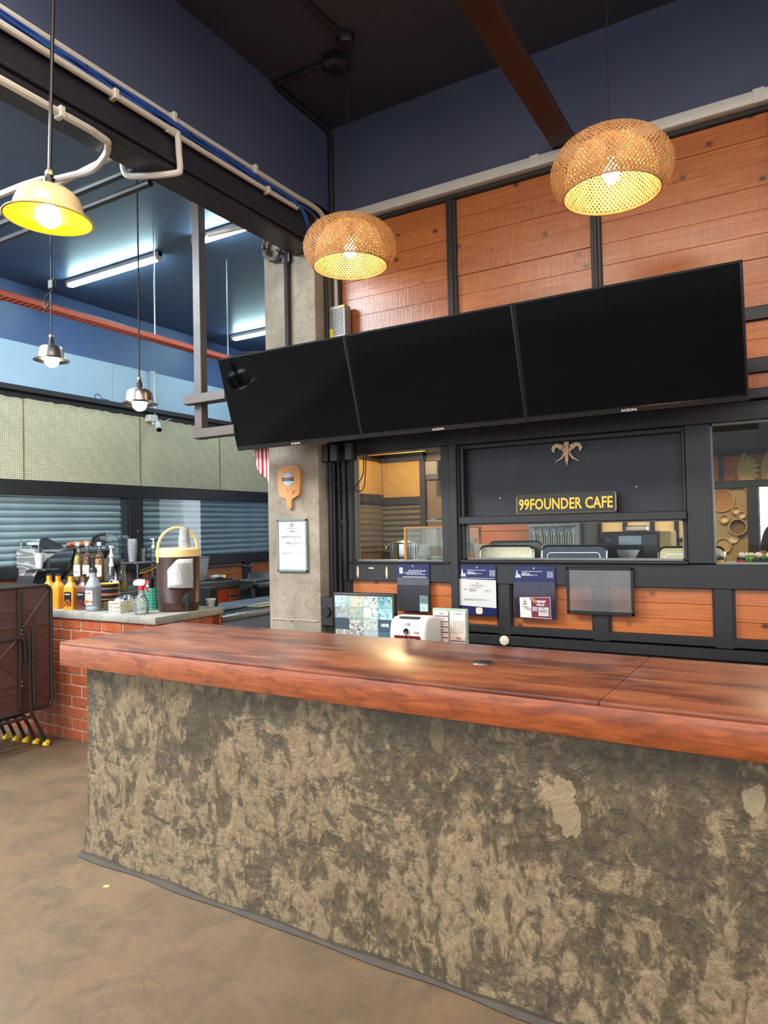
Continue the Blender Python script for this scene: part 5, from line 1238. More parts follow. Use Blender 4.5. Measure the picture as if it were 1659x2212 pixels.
for i in range(nn+1):
    a = lerp(-1.62,-.42,i/nn)-.12; c0 = .165+.008*(1-i/nn); t = i/nn; top = lerp(.30,.375,min(1,t/.38)) if t < .38 else .375
    for j in range(7): z = lerp(c0,top,j/6); r_ = R_*1.055+.0018*math.sin(i*2.3+j*3.1); vs.append((r_*math.cos(a), r_*math.sin(a), z))
for i in range(nn):
    for j in range(6): a = i*7+j; fs.append((a,a+7,a+8,a+1))
m = MB(); m.add(vs, fs); p_ = m.build('paper_note', paper, o, 25); p_.modifiers.new('thickness','SOLIDIFY').thickness = .001
m = MB()
def onp(u, z): a = lerp(-1.62,-.42,u)-.12; r_ = R_*1.055+.0045; return (r_*math.cos(a), r_*math.sin(a), z)
for k in range(9):                                           # faint crossing pencil lines
    u0 = .45+.05*k; m.tube([onp(min(u0+.02*j,.99), .19+.022*j) for j in range(8)], .0007, 4); m.tube([onp(min(1.0-.05*k+.0*j-.03*j*0+0,.99)-.05*j*.6 if 1.0-.05*k-.03*j > .4 else .4, .19+.022*j) for j in range(8)], .0007, 4)
m.tube([onp(.38,.23),onp(.38,.29)], .0008, 4); m.build('pencil_lines', inkgrey, o)
def cup(nm, label, loc, r0, r1, h, mt, cat='cup', group=None, n=1, step=.012):
    o = thing(nm, label, cat, loc, 0, group)
    for k in range(n):
        z = k*step; MB().lathe([(0,z+.002),(r0,z+.002),(r1,z+h),(r1+.003,z+h),(r1+.003,z+h+.004),(r1-.001,z+h+.003),(r0-.002,z+.006),(0,z+.006)], 22).build('wall', mt, o)
    return o
# upturned plastic cups on the dispenser lid
for k in range(5):
    o = thing('plastic_cup', ['lowest','second lowest','middle','second highest','topmost'][k]+' upturned plastic cup stacked on the drink dispenser', 'cup', (-3.79,3.60,BZ+.453+k*.013), 0, 'upturned cups on the dispenser')
    MB().lathe([(.040,0),(.043,.001),(.043,.005),(.040,.006),(.030,.092),(0,.092)], 22).build('wall', glass('frosted_cup', (.95,.96,.97), 1.5, .55), o)
o = cup('plastic_tub', 'small clear plastic tub at the bench corner', (-3.735,3.80,BZ), .026, .034, .058, glass('frosted_cup', (1,1,1)))
MB().lathe([(.033,.058),(.038,.058),(.038,.068),(.033,.069)], 24).build('rim', white, o)

# ================================================================== COFFEE MACHINE AND THINGS ON THE BACK COUNTER
KZ = .99
wv = NT('wavy_reflection_stainless'); v_ = wv.coord((1,1,3.6)); nz_ = wv.noise(v_, 2.2, 1, .4, .5); ws = wv.math('SINE', wv.math('MULTIPLY', nz_, 40.0)); wv.base(wv.ramp(ws, [(.2, srgb(140,138,134)), (.8, srgb(200,197,192))])).rough(.2); wv.p.inputs['Metallic'].default_value = .35; wv.bump(ws, .2, .01)  # wavy reflection painted as pale and darker bands in the steel colour
cm = thing('espresso_machine', 'large stainless and black espresso machine on the back counter', 'coffee machine', (-6.45,4.05,KZ), 0)
gun = mat('gunmetal', srgb(96,96,98), .3, metal=.6)
MB().rbox(-.11,.84,-.02,.42,.0,.10,.01).build('base', gun, cm)
MB().rbox(-.11,.30,.02,.42,.10,.385,.008).build('body', steel, cm)
bp_ = MB().rbox(-.11,.245,-.005,.02,.115,.38,.006).build('back_panel', wv.mat, cm)
lettering('sanremo', gun, bp_, (.13,-.008,.165), width=.16, bold=.02, depth=.004)
MB().rbox(-.11,.24,-.012,.02,.06,.115,.006).build('lower_panel', gun, cm)
outer = [(.215,.0),(.225,.06),(.25,.12),(.30,.19),(.37,.25),(.46,.30),(.55,.325),(.60,.33)]; inner = [(.60,.29),(.57,.22),(.53,.16),(.47,.10),(.42,.05),(.40,0)]
fin = [(.215+(a_-.215)*1.62, b_*1.18) for a_, b_ in outer+inner]
gb_ = mat('gloss_black_side', srgb(20,20,22), .15, var=0, coat=.5)
MB().prism(fin, .30, .325).build('side_fin', gb_, cm); MB().prism(fin, -.05, -.02).build('side_fin', gb_, cm)
MB().prism([(.245,.39),(.275,.475),(.30,.482),(.50,.42),(.55,.39)], .0, .06).build('fin_cap', blackp, cm)
MB().rbox(.30,.84,.0,.40,.345,.385,.01).build('cup_deck', steel, cm); MB().rbox(.26,.80,.02,.40,.10,.345,.01).build('group_side', mat('pale_grey_side', srgb(168,160,156), .35, metal=.4), cm)
MB().rbox(.30,.52,-.13,.02,.18,.20,.004).build('cup_ledge', steel, cm)
m = MB(); m.tube([(-.11,.03,.45),(.22,.03,.45)], .006, 7)
for x in (-.08,.08,.2): m.tube([(x,.03,.385),(x,.03,.45)], .005, 6)
m.build('cup_rail', chrome, cm)
m = MB()
for k in range(3): crumple(m, (-.02+k*.09,.16,.425), .07, .09, .032, 40+k, 10, 5)
o = m.build('folded_towel', mat('mint_cloth', srgb(186,206,184), .9, vs=20, var=.2), None, 30); o.location = (-6.45,4.05,KZ); tag(o, 'pale mint towel bunched on the coffee machine', 'towel')
m = MB()
for k in range(4): crumple(m, (.56+k*.065,.12+.03*(k%2),.415+.01*(k%2)), .05, .05, .026, 60+k, 8, 5)
o = m.build('cloth_rag', mat('rust_cloth', srgb(156,96,70), .9, vs=25, var=.35), None, 30); o.location = (-6.45,4.05,KZ); tag(o, 'bunched rusty rag on the coffee machine deck', 'rag')
for k in range(3):
    cup('paper_cup', 'white paper cup, %s of the stack beside the coffee machine fin' % ['lowest','middle','topmost'][k], (-6.07,3.97,KZ+.20+k*.02), .03, .042, .1, white, group='paper cups by the coffee machine')
# syrup bottles with white caps
def syrup(loc, liq, label):
    o = thing('syrup_bottle', label, 'bottle', loc, .3, 'tall syrup bottles')
    pr = [(0,0),(.036,0),(.038,.005),(.038,.17),(.034,.195),(.026,.225),(.018,.25),(.0165,.30),(.0165,.315)]
    MB().lathe(pr, 22).build('glass', glass('bottle_glass', (.95,.95,.92), 1.4, .04), o)
    MB().lathe([(0,.004),(.034,.004),(.036,.01),(.036,.168),(.031,.195),(.023,.225),(0,.225)], 22).build('syrup', liq, o)
    MB().cyl((0,0,.308), .0185, .032, 18, ch=.002).build('cap', white, o)
    m = MB(); m.lathe([(.0388,.04),(.0392,.04),(.0392,.14),(.0388,.14)], 14, a0=-2.5, a1=-.5); m.build('label', mat('cream_label', srgb(226,218,200), .5), o)
    lettering('MONIN', inkdark, o, (0,-.0398,.122), width=.038, depth=.0005); lettering('Hazel', mat('plum_print', (1,1,1)), o, (0,-.0398,.08), width=.036, bold=.01, depth=.0005)
gliq = lambda n_, c_: mat(n_, c_, .1, var=.04)
syrup((-5.505,3.97,KZ+.10), gliq('golden_syrup', srgb(196,168,62)), 'tall pale golden syrup bottle with white cap')
syrup((-5.38,3.97,KZ+.10), gliq('red_brown_syrup', srgb(116,52,26)), 'tall red brown syrup bottle with white cap')
syrup((-5.242,3.99,KZ+.10), gliq('amber_syrup', srgb(190,132,30)), 'tall amber syrup bottle behind the black pump')
o = thing('bottle_shelf', 'narrow black shelf box carrying the syrup bottles', 'shelf', (-5.32,3.99,KZ)); MB().rbox(-.25,.25,-.075,.10,.075,.10,.004).build('shelf_board', blackp, o); MB().rbox(-.24,-.22,-.07,.09,0,.075,.003).build('leg', black, o); MB().rbox(.22,.24,-.07,.09,0,.075,.003).build('leg', black, o)
o = thing('funnel_bottle', 'clear conical bottle with a white pump', 'bottle', (-5.135,4.03,KZ+.10), .2)
MB().lathe([(0,.0),(.06,0),(.062,.006),(.045,.06),(.022,.12),(.018,.13)], 20).build('body', clear, o); MB().lathe([(0,.125),(.02,.125),(.02,.15),(.014,.165),(.014,.20),(.02,.205),(.02,.225),(.012,.235),(.010,.29),(.018,.295),(.018,.305),(0,.306)], 16).build('pump', white, o)
# blender under a clear hood
o = thing('hooded_blender', 'clear hooded blender with a black base', 'blender', (-5.95,4.68,KZ), .35)
MB().rbox(-.11,.11,-.11,.11,0,.17,.02,2).build('base', blackp, o)
m = MB(); hood = rrect(-.13,.13,.17,.47,.09,6); m.prism(hood, -.12, .12); m.build('hood', glass('smoky_hood', (.80,.86,.88), 2.2, .05), o)
m = MB(); m.tube(smooth_path([(-.13,-.12,.36),(-.12,-.12,.43),(-.07,-.12,.462),(-.0,-.12,.47)], 4), .012, 7); m.build('hood_hinge', blackp, o)
MB().lathe([(0,.175),(.06,.175),(.075,.33),(.07,.345),(0,.345)], 6).build('jug', clear, o); m = MB(); m.tube(smooth_path([(.07,0,.32),(.10,0,.31),(.105,0,.25),(.08,0,.2)], 4), .009, 7); m.build('jug_handle', blackp, o); MB().rbox(-.125,.125,-.123,-.115,.165,.185,.003).build('hood_lip', blackp, o); o.scale = (1.1,1.0,1.08)
o = thing('squeeze_bottle', 'little pink handled squeeze jug near the plates', 'jug', (-4.79,3.80,BZ), .2)
MB().lathe([(0,.0),(.028,0),(.03,.005),(.03,.10),(.024,.115),(.01,.12),(.006,.15),(.004,.17),(0,.17)], 18).build('body', mat('pink_plastic', srgb(222,160,190), .4), o); m = MB(); m.tube([(-.028+.022*math.cos(a)-.012,0,.10+.026*math.sin(a)) for a in [k*math.pi/8 for k in range(16)]], .005, 6, True); m.build('handle', mat('pink_plastic', (1,1,1)), o); o.location.z = BZ+.06
MB().rbox(-.05,.05,-.05,.05,-.06,0,.01).build('saucer_block', mat('gunmetal', (1,1,1)), o)
o = thing('glass_bottle', 'clear glass bottle with golden liquid behind the foil', 'bottle', (-5.14,4.15,KZ), 0)
MB().lathe([(0,0),(.038,0),(.04,.006),(.04,.10),(.03,.13),(.016,.15),(.016,.18),(.02,.185),(.02,.21),(.012,.215),(0,.216)], 20).build('glass', glass('bottle_glass', (1,1,1)), o); o.scale = (1.15,1.15,1.3); MB().lathe([(0,.006),(.036,.006),(.036,.06),(0,.06)], 20).build('liquid', mat('golden_syrup', (1,1,1)), o)
m = MB(); crumple(m, (0,0,.05), .075, .06, .075, 77, 14, 9); o = m.build('foil_bundle', foil.mat, None, 12); o.location = (-4.28,3.70,BZ+.06); tag(o, 'big ball of crumpled foil behind the cream basket', 'foil')
o = thing('round_tin', 'round pale container with a black lid under the foil', 'container', (-4.31,3.65,BZ)); MB().cyl((0,0,0), .058, .07, 24, ch=.004).build('body', mat('pale_grey_tin', srgb(180,186,190), .4), o); MB().cyl((0,0,.07), .06, .02, 24, ch=.004).build('lid', blackp, o)
# tray with cups, pump dispenser
o = thing('cup_rack', 'steel cup rack with curved colourful wires', 'rack', (-5.25,4.48,KZ), math.pi/2)
MB().rbox(-.18,.18,-.1,.1,.23,.245,.004).build('top_shelf', steel, o)
for x in (-.15,.17):
    for y in (-.09,.08): MB().rbox(x-.006,x+.006,y-.006,y+.006,0,.23,.002).build('leg', steel, o)
for k, cc_ in enumerate(((220,190,70),(190,60,50),(60,110,80))): m = MB(); m.tube(smooth_path([(-.13,-.09-.004*k,.14+.015*k),(-.02,-.09-.004*k,.16+.015*k),(.1,-.09,.20+.01*k),(.17,-.09,.225)], 4), .005, 6); m.build('curved_wire', mat('wire_tint_%d' % k, srgb(*cc_), .4), o)
for k in range(4): cup('clear_cup', '%s clear cup of the tall stack on the cup rack' % ['lowest','second','third','topmost'][k], (-5.27,4.37,KZ+.246+k*.03), .032, .043, .12, glass('frosted_cup', (1,1,1)), group='tall stack of clear cups')
for k in range(2): cup('short_cup', '%s short clear cup with a red base on the cup rack' % ['lower','upper'][k], (-5.25,4.48,KZ+.248+k*.03), .026, .033, .085, clear, group='short clear cups')
o = thing('red_coaster', 'red round coaster under the short clear cups', 'coaster', (-5.25,4.48,KZ+.2455)); MB().cyl((0,0,0), .03, .0015, 18).build('disc', mat('red_plastic', (1,1,1)), o)
o = thing('pump_dispenser', 'clear pump bottle with a white nozzle on the cup rack', 'bottle', (-5.23,4.58,KZ+.246), .3); MB().lathe([(0,0),(.03,0),(.032,.004),(.032,.10),(.02,.118),(.016,.12)], 18).build('body', clear, o); MB().lathe([(0,.118),(.018,.118),(.02,.14),(.008,.15),(.007,.20),(0,.20)], 14).build('pump', white, o); m = MB(); m.rbox(-.03,.015,-.008,.008,.2,.212,.003); m.build('nozzle', white, o)
o = thing('foil_tray', 'tray of small foil lidded cups on the back counter', 'tray', (-5.19,4.84,KZ), .1); MB().rbox(-.13,.1,-.14,.14,0,.02,.005).build('tray', blackp, o)
for k in range(8): m = MB(); crumple(m, (-.09+.06*(k%4),-.07+.12*(k//4),.05), .032, .032, .03, 90+k, 9, 5); m.build('foil_cup', foil.mat, o, 12)
# plastic tub with cups, plate, tap parts on the black counter end
o = thing('storage_tub', 'clear plastic storage tub holding white cups', 'tub', (-5.30,5.13,KZ), .1)
m = MB(); s0, s1 = .10, .125; vs = [(-s0,-s0,.004),(s0,-s0,.004),(s0,s0,.004),(-s0,s0,.004),(-s1,-s1,.25),(s1,-s1,.25),(s1,s1,.25),(-s1,s1,.25)]; m.add(vs, [(0,3,2,1),(0,1,5,4),(1,2,6,5),(2,3,7,6),(3,0,4,7)]); m.build('wall', glass('milky_tub', (.85,.9,.94), 1.6, .3), o)
m = MB(); m.tube([(-s1,-s1,.25),(s1,-s1,.25),(s1,s1,.25),(-s1,s1,.25)], .008, 6, True); m.build('rim', glass('milky_tub', (1,1,1)), o)
for k in range(4): cup('small_cup', '%s small white cup inside the clear storage tub' % ['nearest','second','third','furthest'][k], (-5.36+.045*k,5.11+.04*(k%2),KZ+.01), .02, .028, .07+.02*(k%2), white, group='small cups in the tub')
o = thing('blue_scoop', 'blue plastic scoop leaning in the storage tub', 'scoop', (-5.35,5.07,KZ+.01)); MB().lathe([(0,.0),(.018,.0),(.010,.13),(0,.14)], 12).build('cone', mat('blue_plastic', srgb(40,110,200), .4), o)
o = thing('serving_plate', 'black tray with a plate of yellow snack wrappers', 'plate', (-5.22,5.45,KZ)); MB().rbox(-.16,.10,-.16,.09,0,.012,.004).build('tray', blackp, o); m = MB(); crumple(m, (-.05,.0,.035), .07, .06, .018, 5); m.build('wrapper', paper, o, 20); m = MB(); m.tube([(-.06,.03,.03),(.03,.06,.03)], .018, 8); m.build('banana', mat('banana_yellow', srgb(222,200,70), .5), o)
o = thing('black_tap_box', 'black dispenser box with taps beside the drink dispenser', 'dispenser', (-3.95,3.98,.866)); MB().rbox(-.08,.05,-.02,.07,0,.20,.006).build('box', blackp, o); MB().rbox(.05,.07,-.01,.04,.06,.17,.003).build('tap_plate', mat('gloss_black_bezel', (0,0,0)), o)
o = cup('beer_mug', 'glass mug of milky tea on the steel sink', (-4.95,6.10,.90), .035, .04, .10, clear, cat='mug'); MB().lathe([(0,.008),(.033,.008),(.036,.065),(0,.065)], 18).build('tea', mat('milk_tea', srgb(206,178,116), .4), o); m = MB(); m.tube([(-.04-.022*math.sin(a),0,.05-.03*math.cos(a)) for a in [k*math.pi/8 for k in range(9)]], .005, 6); m.build('handle', clear, o); m = MB(); m.tube([(0,0,.02),(-.05,0,.17)], .003, 5); m.build('spoon', steel, o)
o = cup('tall_glass', 'upturned tall glass behind the mug on the sink', (-5.05,6.35,.90), .04, .032, .19, clear, cat='glass')

# ================================================================== FOLDED TABLES
tb = mat('brown_table_plastic', srgb(78,54,48), .42, var=.05); tbd = mat('dark_table_frame', srgb(40,31,29), .4, var=.06); yfo = mat('yellow_foot', srgb(236,200,40), .5, var=.03)
def table_parts(o, detail):
    """folded table standing on edge in the y-z plane, underside facing +x; origin on the floor at its far edge"""
    Y0, Z0, Z1 = -1.15, .27, 1.14
    MB().prism(rrect(Y0,0,Z0,Z1,.05,5), -.02, .0, 'yz').build('table_top', tb, o)
    m = MB(); pr = rrect(Y0,0,Z0,Z1,.05,5); m.tube([(.006,a,b) for a,b in pr], .012, 7, True); m.build('rim', tbd, o)
    if detail:
        for y in (-.235,-.80): MB().rbox(0,.022,y-.018,y+.012,Z0+.02,Z1-.02,.004).build('cross_rail', tbd, o)
        for z in (.42,.47,.62,.80,.865,.98): MB().rbox(-.001,.006,Y0+.02,-.02,z-.004,z+.004,.002).build('rib', tb, o)
        m = MB(); q = rrect(Y0+.10,-.12,Z0+.10,Z1-.20,.06,4); m.tube([(.003,a,b) for a,b in q], .004, 5, True); m.build('moulded_ring', tb, o)
        for a, b in (((-.02,Z1-.04),(-.215,.86)),((-.235,.80),(-.45,.60)),((-.02,Z0+.05),(-.215,.45)),((-.235,.50),(-.45,.70))):
            m = MB(); m.tube([(.004,*a),(.004,*b)], .008, 6); m.build('brace', tb, o)
    m = MB(); m.tube(smooth_path([(.03,-.185,.83),(.032,-.183,.6),(.034,-.18,.30),(.036,-.165,.24),(.04,-.12,.14),(.042,-.075,.03)], 5), .0125, 8); m.build('leg', tbd, o)
    m = MB(); m.tube([(.05,-.165,.88),(.05,-.162,.30)], .011, 8); m.build('leg_stay', tbd, o)
    m = MB(); m.tube(smooth_path([(.028,Y0+.1,.78),(.028,-.3,.79),(.028,-.235,.775),(.028,-.215,.74),(.028,-.21,.62)], 5), .010, 8); m.build('leg_hoop', tbd, o)
    m = MB(); m.tube([(.034,-.18,.235),(.03,Y0+.1,.23)], .012, 8); m.build('leg_bar', tbd, o)
    m = MB(); m.at((.042,-.072,.024), rx=-.3); m.rbox(-.018,.018,-.018,.018,-.022,.022,.006); m.build('foot_cap', yfo, o)
    if detail:
        for z in (.845,.815,.49,.46): MB().lathe([(0,.006),(.007,.005),(.008,0)], 8).build('bolt', steel, o); 
        for k_, c_ in enumerate([c for c in o.children if c.name.startswith('bolt')]): c_.location = (.023,-.238,(.845,.815,.49,.46)[k_]); c_.rotation_euler = (0,math.pi/2,0)
labs = ['front folded brown table of the stack by the brick bench','second folded brown table behind the front one','third folded brown table in the stack','fourth folded brown table in the stack','rearmost folded brown table of the stack']
for k in range(5):
    o = thing('folding_table', labs[k], 'table', (-4.66-.105*k, 3.13-.01*k, 0), 0, 'folded tables stacked by the brick bench'); table_parts(o, k == 0)
    if k: o.location.z = 0; 
# security camera on the side wall
o = thing('security_camera', 'small white security camera with antenna on the side wall', 'camera', (XL+.03,5.70,2.84), 0)
MB().rbox(0,.09,-.05,.07,-.02,.06,.006).build('junction_box', white, o); m = MB(); m.tube(smooth_path([(.03,.06,.03),(.03,.075,.10),(.03,.075,.55),(.03,.06,.58),(.0,.03,.585)], 4), .014, 8); m.build('conduit', white, o)
m = MB(); m.tube([(.06,0,-.02),(.10,-.0,-.06)], .012, 8); m.build('bracket', white, o)
m = MB(); m.tube([(.09,.06,-.035),(.16,.02,-.12)], .034, 14); m.build('body', white, o); m = MB(); m.tube([(.158,.022,-.118),(.166,.017,-.127)], .030, 14); m.build('lens_face', blackp, o); m = MB(); m.tube([(.10,.07,-.04),(.12,.24,.04)], .006, 6); m.build('antenna', white, o)
# small litter on the floor
for k, (x, y) in enumerate(((-2.56,1.965),)):
    o = tag(MB().rbox(-.012,.012,-.008,.008,0,.003,.001).build('paper_scrap', mat('lime_paper', srgb(226,226,90), .6)), 'tiny yellow paper scrap on the floor by the counter foot', 'scrap'); o.location = (x,y,0.0); o.rotation_euler = (0,0,.5)

# ================================================================== KITCHEN BEHIND THE WINDOWS
kc = thing('kitchen_counter', 'steel kitchen counter just behind the bar windows', 'counter', (-1.0, 4.25, 0))
MB().rbox(-1.5,2.6,-.29,.35,1.225,1.262,.004).build('counter_top', steel, kc)
for x in (-1.45,-.2,1.2,2.5): MB().rbox(x,x+.05,-.27,.33,0,1.225,.004).build('leg', steel, kc)
CZ = 1.262
# glass food case with timber edges, cups and cable on top
o = thing('food_case', 'glass food display case with timber edges behind the window', 'display case', (-2.01,4.10,CZ), 0)
tw = mat('honey_timber', srgb(206,142,72), .5); m = MB()
for x in (-.165,.25):
    for y in (-.12,.14): m.rbox(x-.009,x+.009,y-.009,y+.009,0,.24,.002)
for z in (.006,.236):
    for y in (-.12,.14): m.rbox(-.165,.25,y-.008,y+.008,z-.007,z+.007,.002)
    for x in (-.165,.25): m.rbox(x-.008,x+.008,-.12,.14,z-.007,z+.007,.002)
m.rbox(-.065,-.05,.13,.145,0,.24,.002); m.build('timber_frame', tw, o)
for y in (-.12,.14): MB().box(-.165,.25,y-.002,y+.002,.01,.232).build('pane', glass('case_glass', (.92,.96,.95), 1.2, .05), o)
MB().box(-.02,.22,.118,.122,.06,.16).build('card', mat('pale_aqua_card', srgb(196,222,220), .6), o)
lettering('PULUT AYAM', mat('gold_lettering', srgb(222,160,60), .5, var=0), o, (.04,-.1235,.018), width=.22, height=.026, rot=(math.pi/2,0,math.pi), bold=.02, depth=.001)
for k, (x, z, r0, r1, h_) in enumerate(((-.09,.012,.042,.042,.04),(-.09,.05,.045,.034,.07),(.01,.012,.05,.05,.035))):
    c_ = thing('foam_cup', ['low white foam tub in the food case','upturned white foam cup on the tub in the food case','wide white foam lid stack in the food case'][k], 'cup', (-2.01+x,4.10,CZ+z), 0, 'foam tubs in the food case'); MB().cyl((0,0,0), r0, h_, 22, r1, .003).build('wall', white, c_)
o = thing('red_jar', 'small red jar in the food case corner', 'jar', (-1.80,4.06,CZ+.012)); MB().cyl((0,0,0), .022, .035, 16, ch=.003).build('body', mat('red_plastic', (1,1,1)), o)
o = thing('cable_bundle', 'tangled bundle of pale cable on top of the food case', 'cable', (-1.93,4.10,CZ+.245)); 
for k in range(4):
    pts = [(.13*math.cos(a*1.0+k)+.02*math.sin(3*a), .05*math.sin(a+k*.6), .012+.022*abs(math.sin(a*.5+k))+.01*k) for a in [j*.42 for j in range(16)]]
    m = MB(); m.tube(smooth_path(pts,3), .005, 6); m.build('loop', mat('pale_cable', srgb(190,178,160), .5), o)
o = thing('stock_pot', 'steel stock pot behind the kitchen window', 'pot', (-2.36,4.30,CZ)); MB().lathe([(0,0),(.1,0),(.104,.004),(.104,.125),(.108,.128),(.102,.13),(.098,.01),(0,.01)], 30).build('body', chrome, o)
MB().lathe([(0,.15),(.02,.148),(.09,.136),(.106,.13)], 30).build('lid', steel, o); m = MB(); m.tube(smooth_path([(-.104,0,.105),(-.14,0,.115),(-.15,0,.10),(-.14,0,.085),(-.104,0,.09)],3), .006, 6); m.build('handle', chrome, o)
o = thing('wall_speaker', 'small dark speaker in the corner of the kitchen window', 'speaker', (-3.60,7.3,2.14)); MB().rbox(-.05,.12,-.12,.0,-.10,.13,.01).build('case', blackp, o); MB().box(-.04,.1,-.124,-.119,-.03,.12).build('grille', mat('dark_grille', srgb(70,70,70), .6), o)
# trays leaning behind the low window
def leaning_tray(x0, x1, h_, y, mt, label, dish=False):
    o = thing('serving_tray', label, 'tray', ((x0+x1)/2,y,CZ), 0, 'trays leaning behind the serving window', rx=-.12); W = x1-x0
    MB().prism(rrect(-W/2,W/2,0,h_,.035,5), -.004, .006).build('pan', mt, o)
    m = MB(); m.tube([(a,-.004,b) for a,b in rrect(-W/2,W/2,0,h_,.035,5)], .006, 6, True)
    if dish: m.tube([(a,-.006,b) for a,b in rrect(-W/2+.035,W/2-.035,-.02,h_-.04,.02,4)], .003, 5, True)
    m.build('rim', chrome, o)
leaning_tray(-1.648,-1.31,.115,3.955,mat('scratched_pale_tray', srgb(214,206,178), .35, metal=.35, var=.15, vs=30),'scratched pale tray leaning behind the low window')
leaning_tray(-1.62,-1.285,.14,4.03,mat('dark_grey_tray', srgb(96,98,92), .35, metal=.5),'dark tray standing behind the scratched pale tray')
leaning_tray(-1.265,-.895,.115,3.965,mat('mirror_dark_tray', srgb(60,64,70), .14, metal=.9, var=.1, vs=9),'dark polished dish tray in the low window middle',True)
leaning_tray(-.62,-.30,.105,3.96,mat('cream_enamel_tray', srgb(218,204,164), .35, metal=.2),'cream dish tray at the end of the low window',True)
o = thing('paper_cone', 'folded cream card leaning in the corner of the low window', 'card', (-1.68,4.02,CZ)); MB().prism([(-.06,.135),(.05,.125),(.03,.0),(.0,0)], 0, .004).build('sheet', mat('cream_card', (1,1,1)), o)
o = thing('drink_machine', 'black counter top drink machine behind the low window', 'drink machine', (-.86,4.5,CZ), 0)
MB().rbox(-.16,.17,-.10,.14,0,.185,.008).build('body', blackp, o); MB().rbox(.17,.24,-.08,.14,0,.185,.006).build('side_panel', mat('straw_panel', srgb(206,184,116), .5), o)
MB().rbox(-.06,.08,-.115,-.095,.10,.165,.006).build('display', mat('cool_grey_panel', srgb(128,146,156), .25, metal=.5), o); MB().prism([(-.065,.075),(.07,.075),(.04,.02),(.02,0),(-.03,0),(-.05,.02)], -.13, -.1).build('spout', steel, o); MB().rbox(.08,.165,-.108,-.098,.02,.17,.003).build('front_plate', mat('gloss_black_bezel', (0,0,0)), o)
lettering('20', mat('pale_print', srgb(150,150,156), .5, var=0), o, (-.12,-.102,.135), width=.03, depth=.0006)
o2 = thing('plastic_lid_box', 'clear box sitting on top of the drink machine', 'box', (-.83,4.5,CZ+.186)); MB().rbox(-.06,.07,-.06,.06,0,.035,.006).build('box', glass('milky_tub', (1,1,1)), o2)
# bottle cooler on the back wall
o = thing('bottle_cooler', 'glass fronted bottle cooler seen through the low window', 'cooler', (-2.17,7.2,0)); MB().rbox(-.27,.27,0,.25,0,1.9,.01).build('cabinet', mat('grey_cooler', srgb(120,128,132), .4), o); MB().box(-.23,.23,-.006,-.001,.2,1.8).build('door_glass', mat('cooler_back_glass', srgb(150,166,170), .2), o)
for r_ in range(3):
    for k in range(6):
        b_ = MB(); b_.lathe([(0,0),(.028,0),(.03,.01),(.03,.11),(.012,.15),(.012,.18),(0,.18)], 12); bo = b_.build('water_bottle', glass('bottle_glass', (1,1,1))); bo.location = (-2.36+k*.075,7.16,1.08+r_*.21)
        tag(bo, '%s clear water bottle from the door side on the %s cooler shelf' % (['first','second','third','fourth','fifth','sixth'][k], ['lowest','middle','highest'][r_]), 'bottle', 'bottles in the cooler')
    sh_ = MB().rbox(-.24,.24,-.075,0,1.068+r_*.21,1.078+r_*.21,.002).build('shelf', steel, o)
o = thing('metal_locker', 'dark grey metal locker beside the bottle cooler', 'locker', (-1.83,7.3,0)); MB().rbox(-.06,.06,0,.18,0,1.9,.006).build('body', mat('dark_locker', srgb(70,72,78), .45), o); MB().rbox(-.05,.05,-.006,.0,.1,1.85,.003).build('door', mat('dark_locker', (1,1,1)), o)
# leaf fans, sieves and baskets on the right part of the rear wall
leafm = mat('dried_leaf', srgb(196,172,104), .7, var=.15, vs=25); straw = mat('straw_weave', srgb(176,146,90), .7, var=.2, vs=60)
for k, (x, lb) in enumerate(((-.44,'dried palm leaf fan nearest the black stile'),(-.24,'dried palm leaf fan next to the first one'))):
    o = thing('leaf_fan', lb, 'fan', (x,KY-.04,1.93), 0, 'dried leaf fans on the kitchen wall')
    for j in range(9):
        a = math.radians(25+16.5*j); m = MB(); m.at((0,-.004*(j%2),.04), ry=math.pi/2-a); m.prism([(0,-.004),(.10,-.02),(.17,-.018),(.20,0),(.17,.018),(.10,.02),(0,.004)], -.003, 0); m.build('leaflet', leafm, o)
    m = MB(); m.tube([(0,-.004,.05),(-.05+.1*k,-.004,-.04)], .006, 6); m.build('stalk', straw, o)
def sieve(x, z, r_, lb, mt, deep=.03):
    o = thing('round_basket', lb, 'basket', (x,KY-.02,z), 0, 'round baskets on the kitchen wall')
    b_ = MB(); b_.at((0,0,0), rx=math.pi/2); b_.lathe([(0,.004),(r_*.8,.004),(r_*.95,deep),(r_,deep+.004),(r_*1.02,deep),(r_*.9,0)], 28); b_.build('bowl', mt, o)
    m = MB(); m.tube([(r_*math.cos(t),-deep,r_*math.sin(t)) for t in [k*math.pi/14 for k in range(28)]], .006, 6, True); m.build('rim', straw, o)
sieve(-.455,1.60,.035,'small round basket upper of the pair',mat('pale_straw',srgb(210,186,140),.7)); sieve(-.41,1.555,.035,'small round basket lower of the pair',mat('pale_straw',(1,1,1))); sieve(-.445,1.44,.075,'large dark centred round basket',mat('dark_straw',srgb(110,84,46),.7),.05); sieve(-.56,1.52,.04,'pale round basket left of the large one',mat('pale_straw',(1,1,1))); sieve(-.49,1.33,.045,'flat pale basket under the large one',mat('pale_straw',(1,1,1)),.012); sieve(-.58,1.26,.07,'worn round basket lowest on the wall',straw,.02); sieve(-.58,1.70,.11,'big brown round tray high on the wall',mat('brown_straw',srgb(150,104,52),.7),.015)
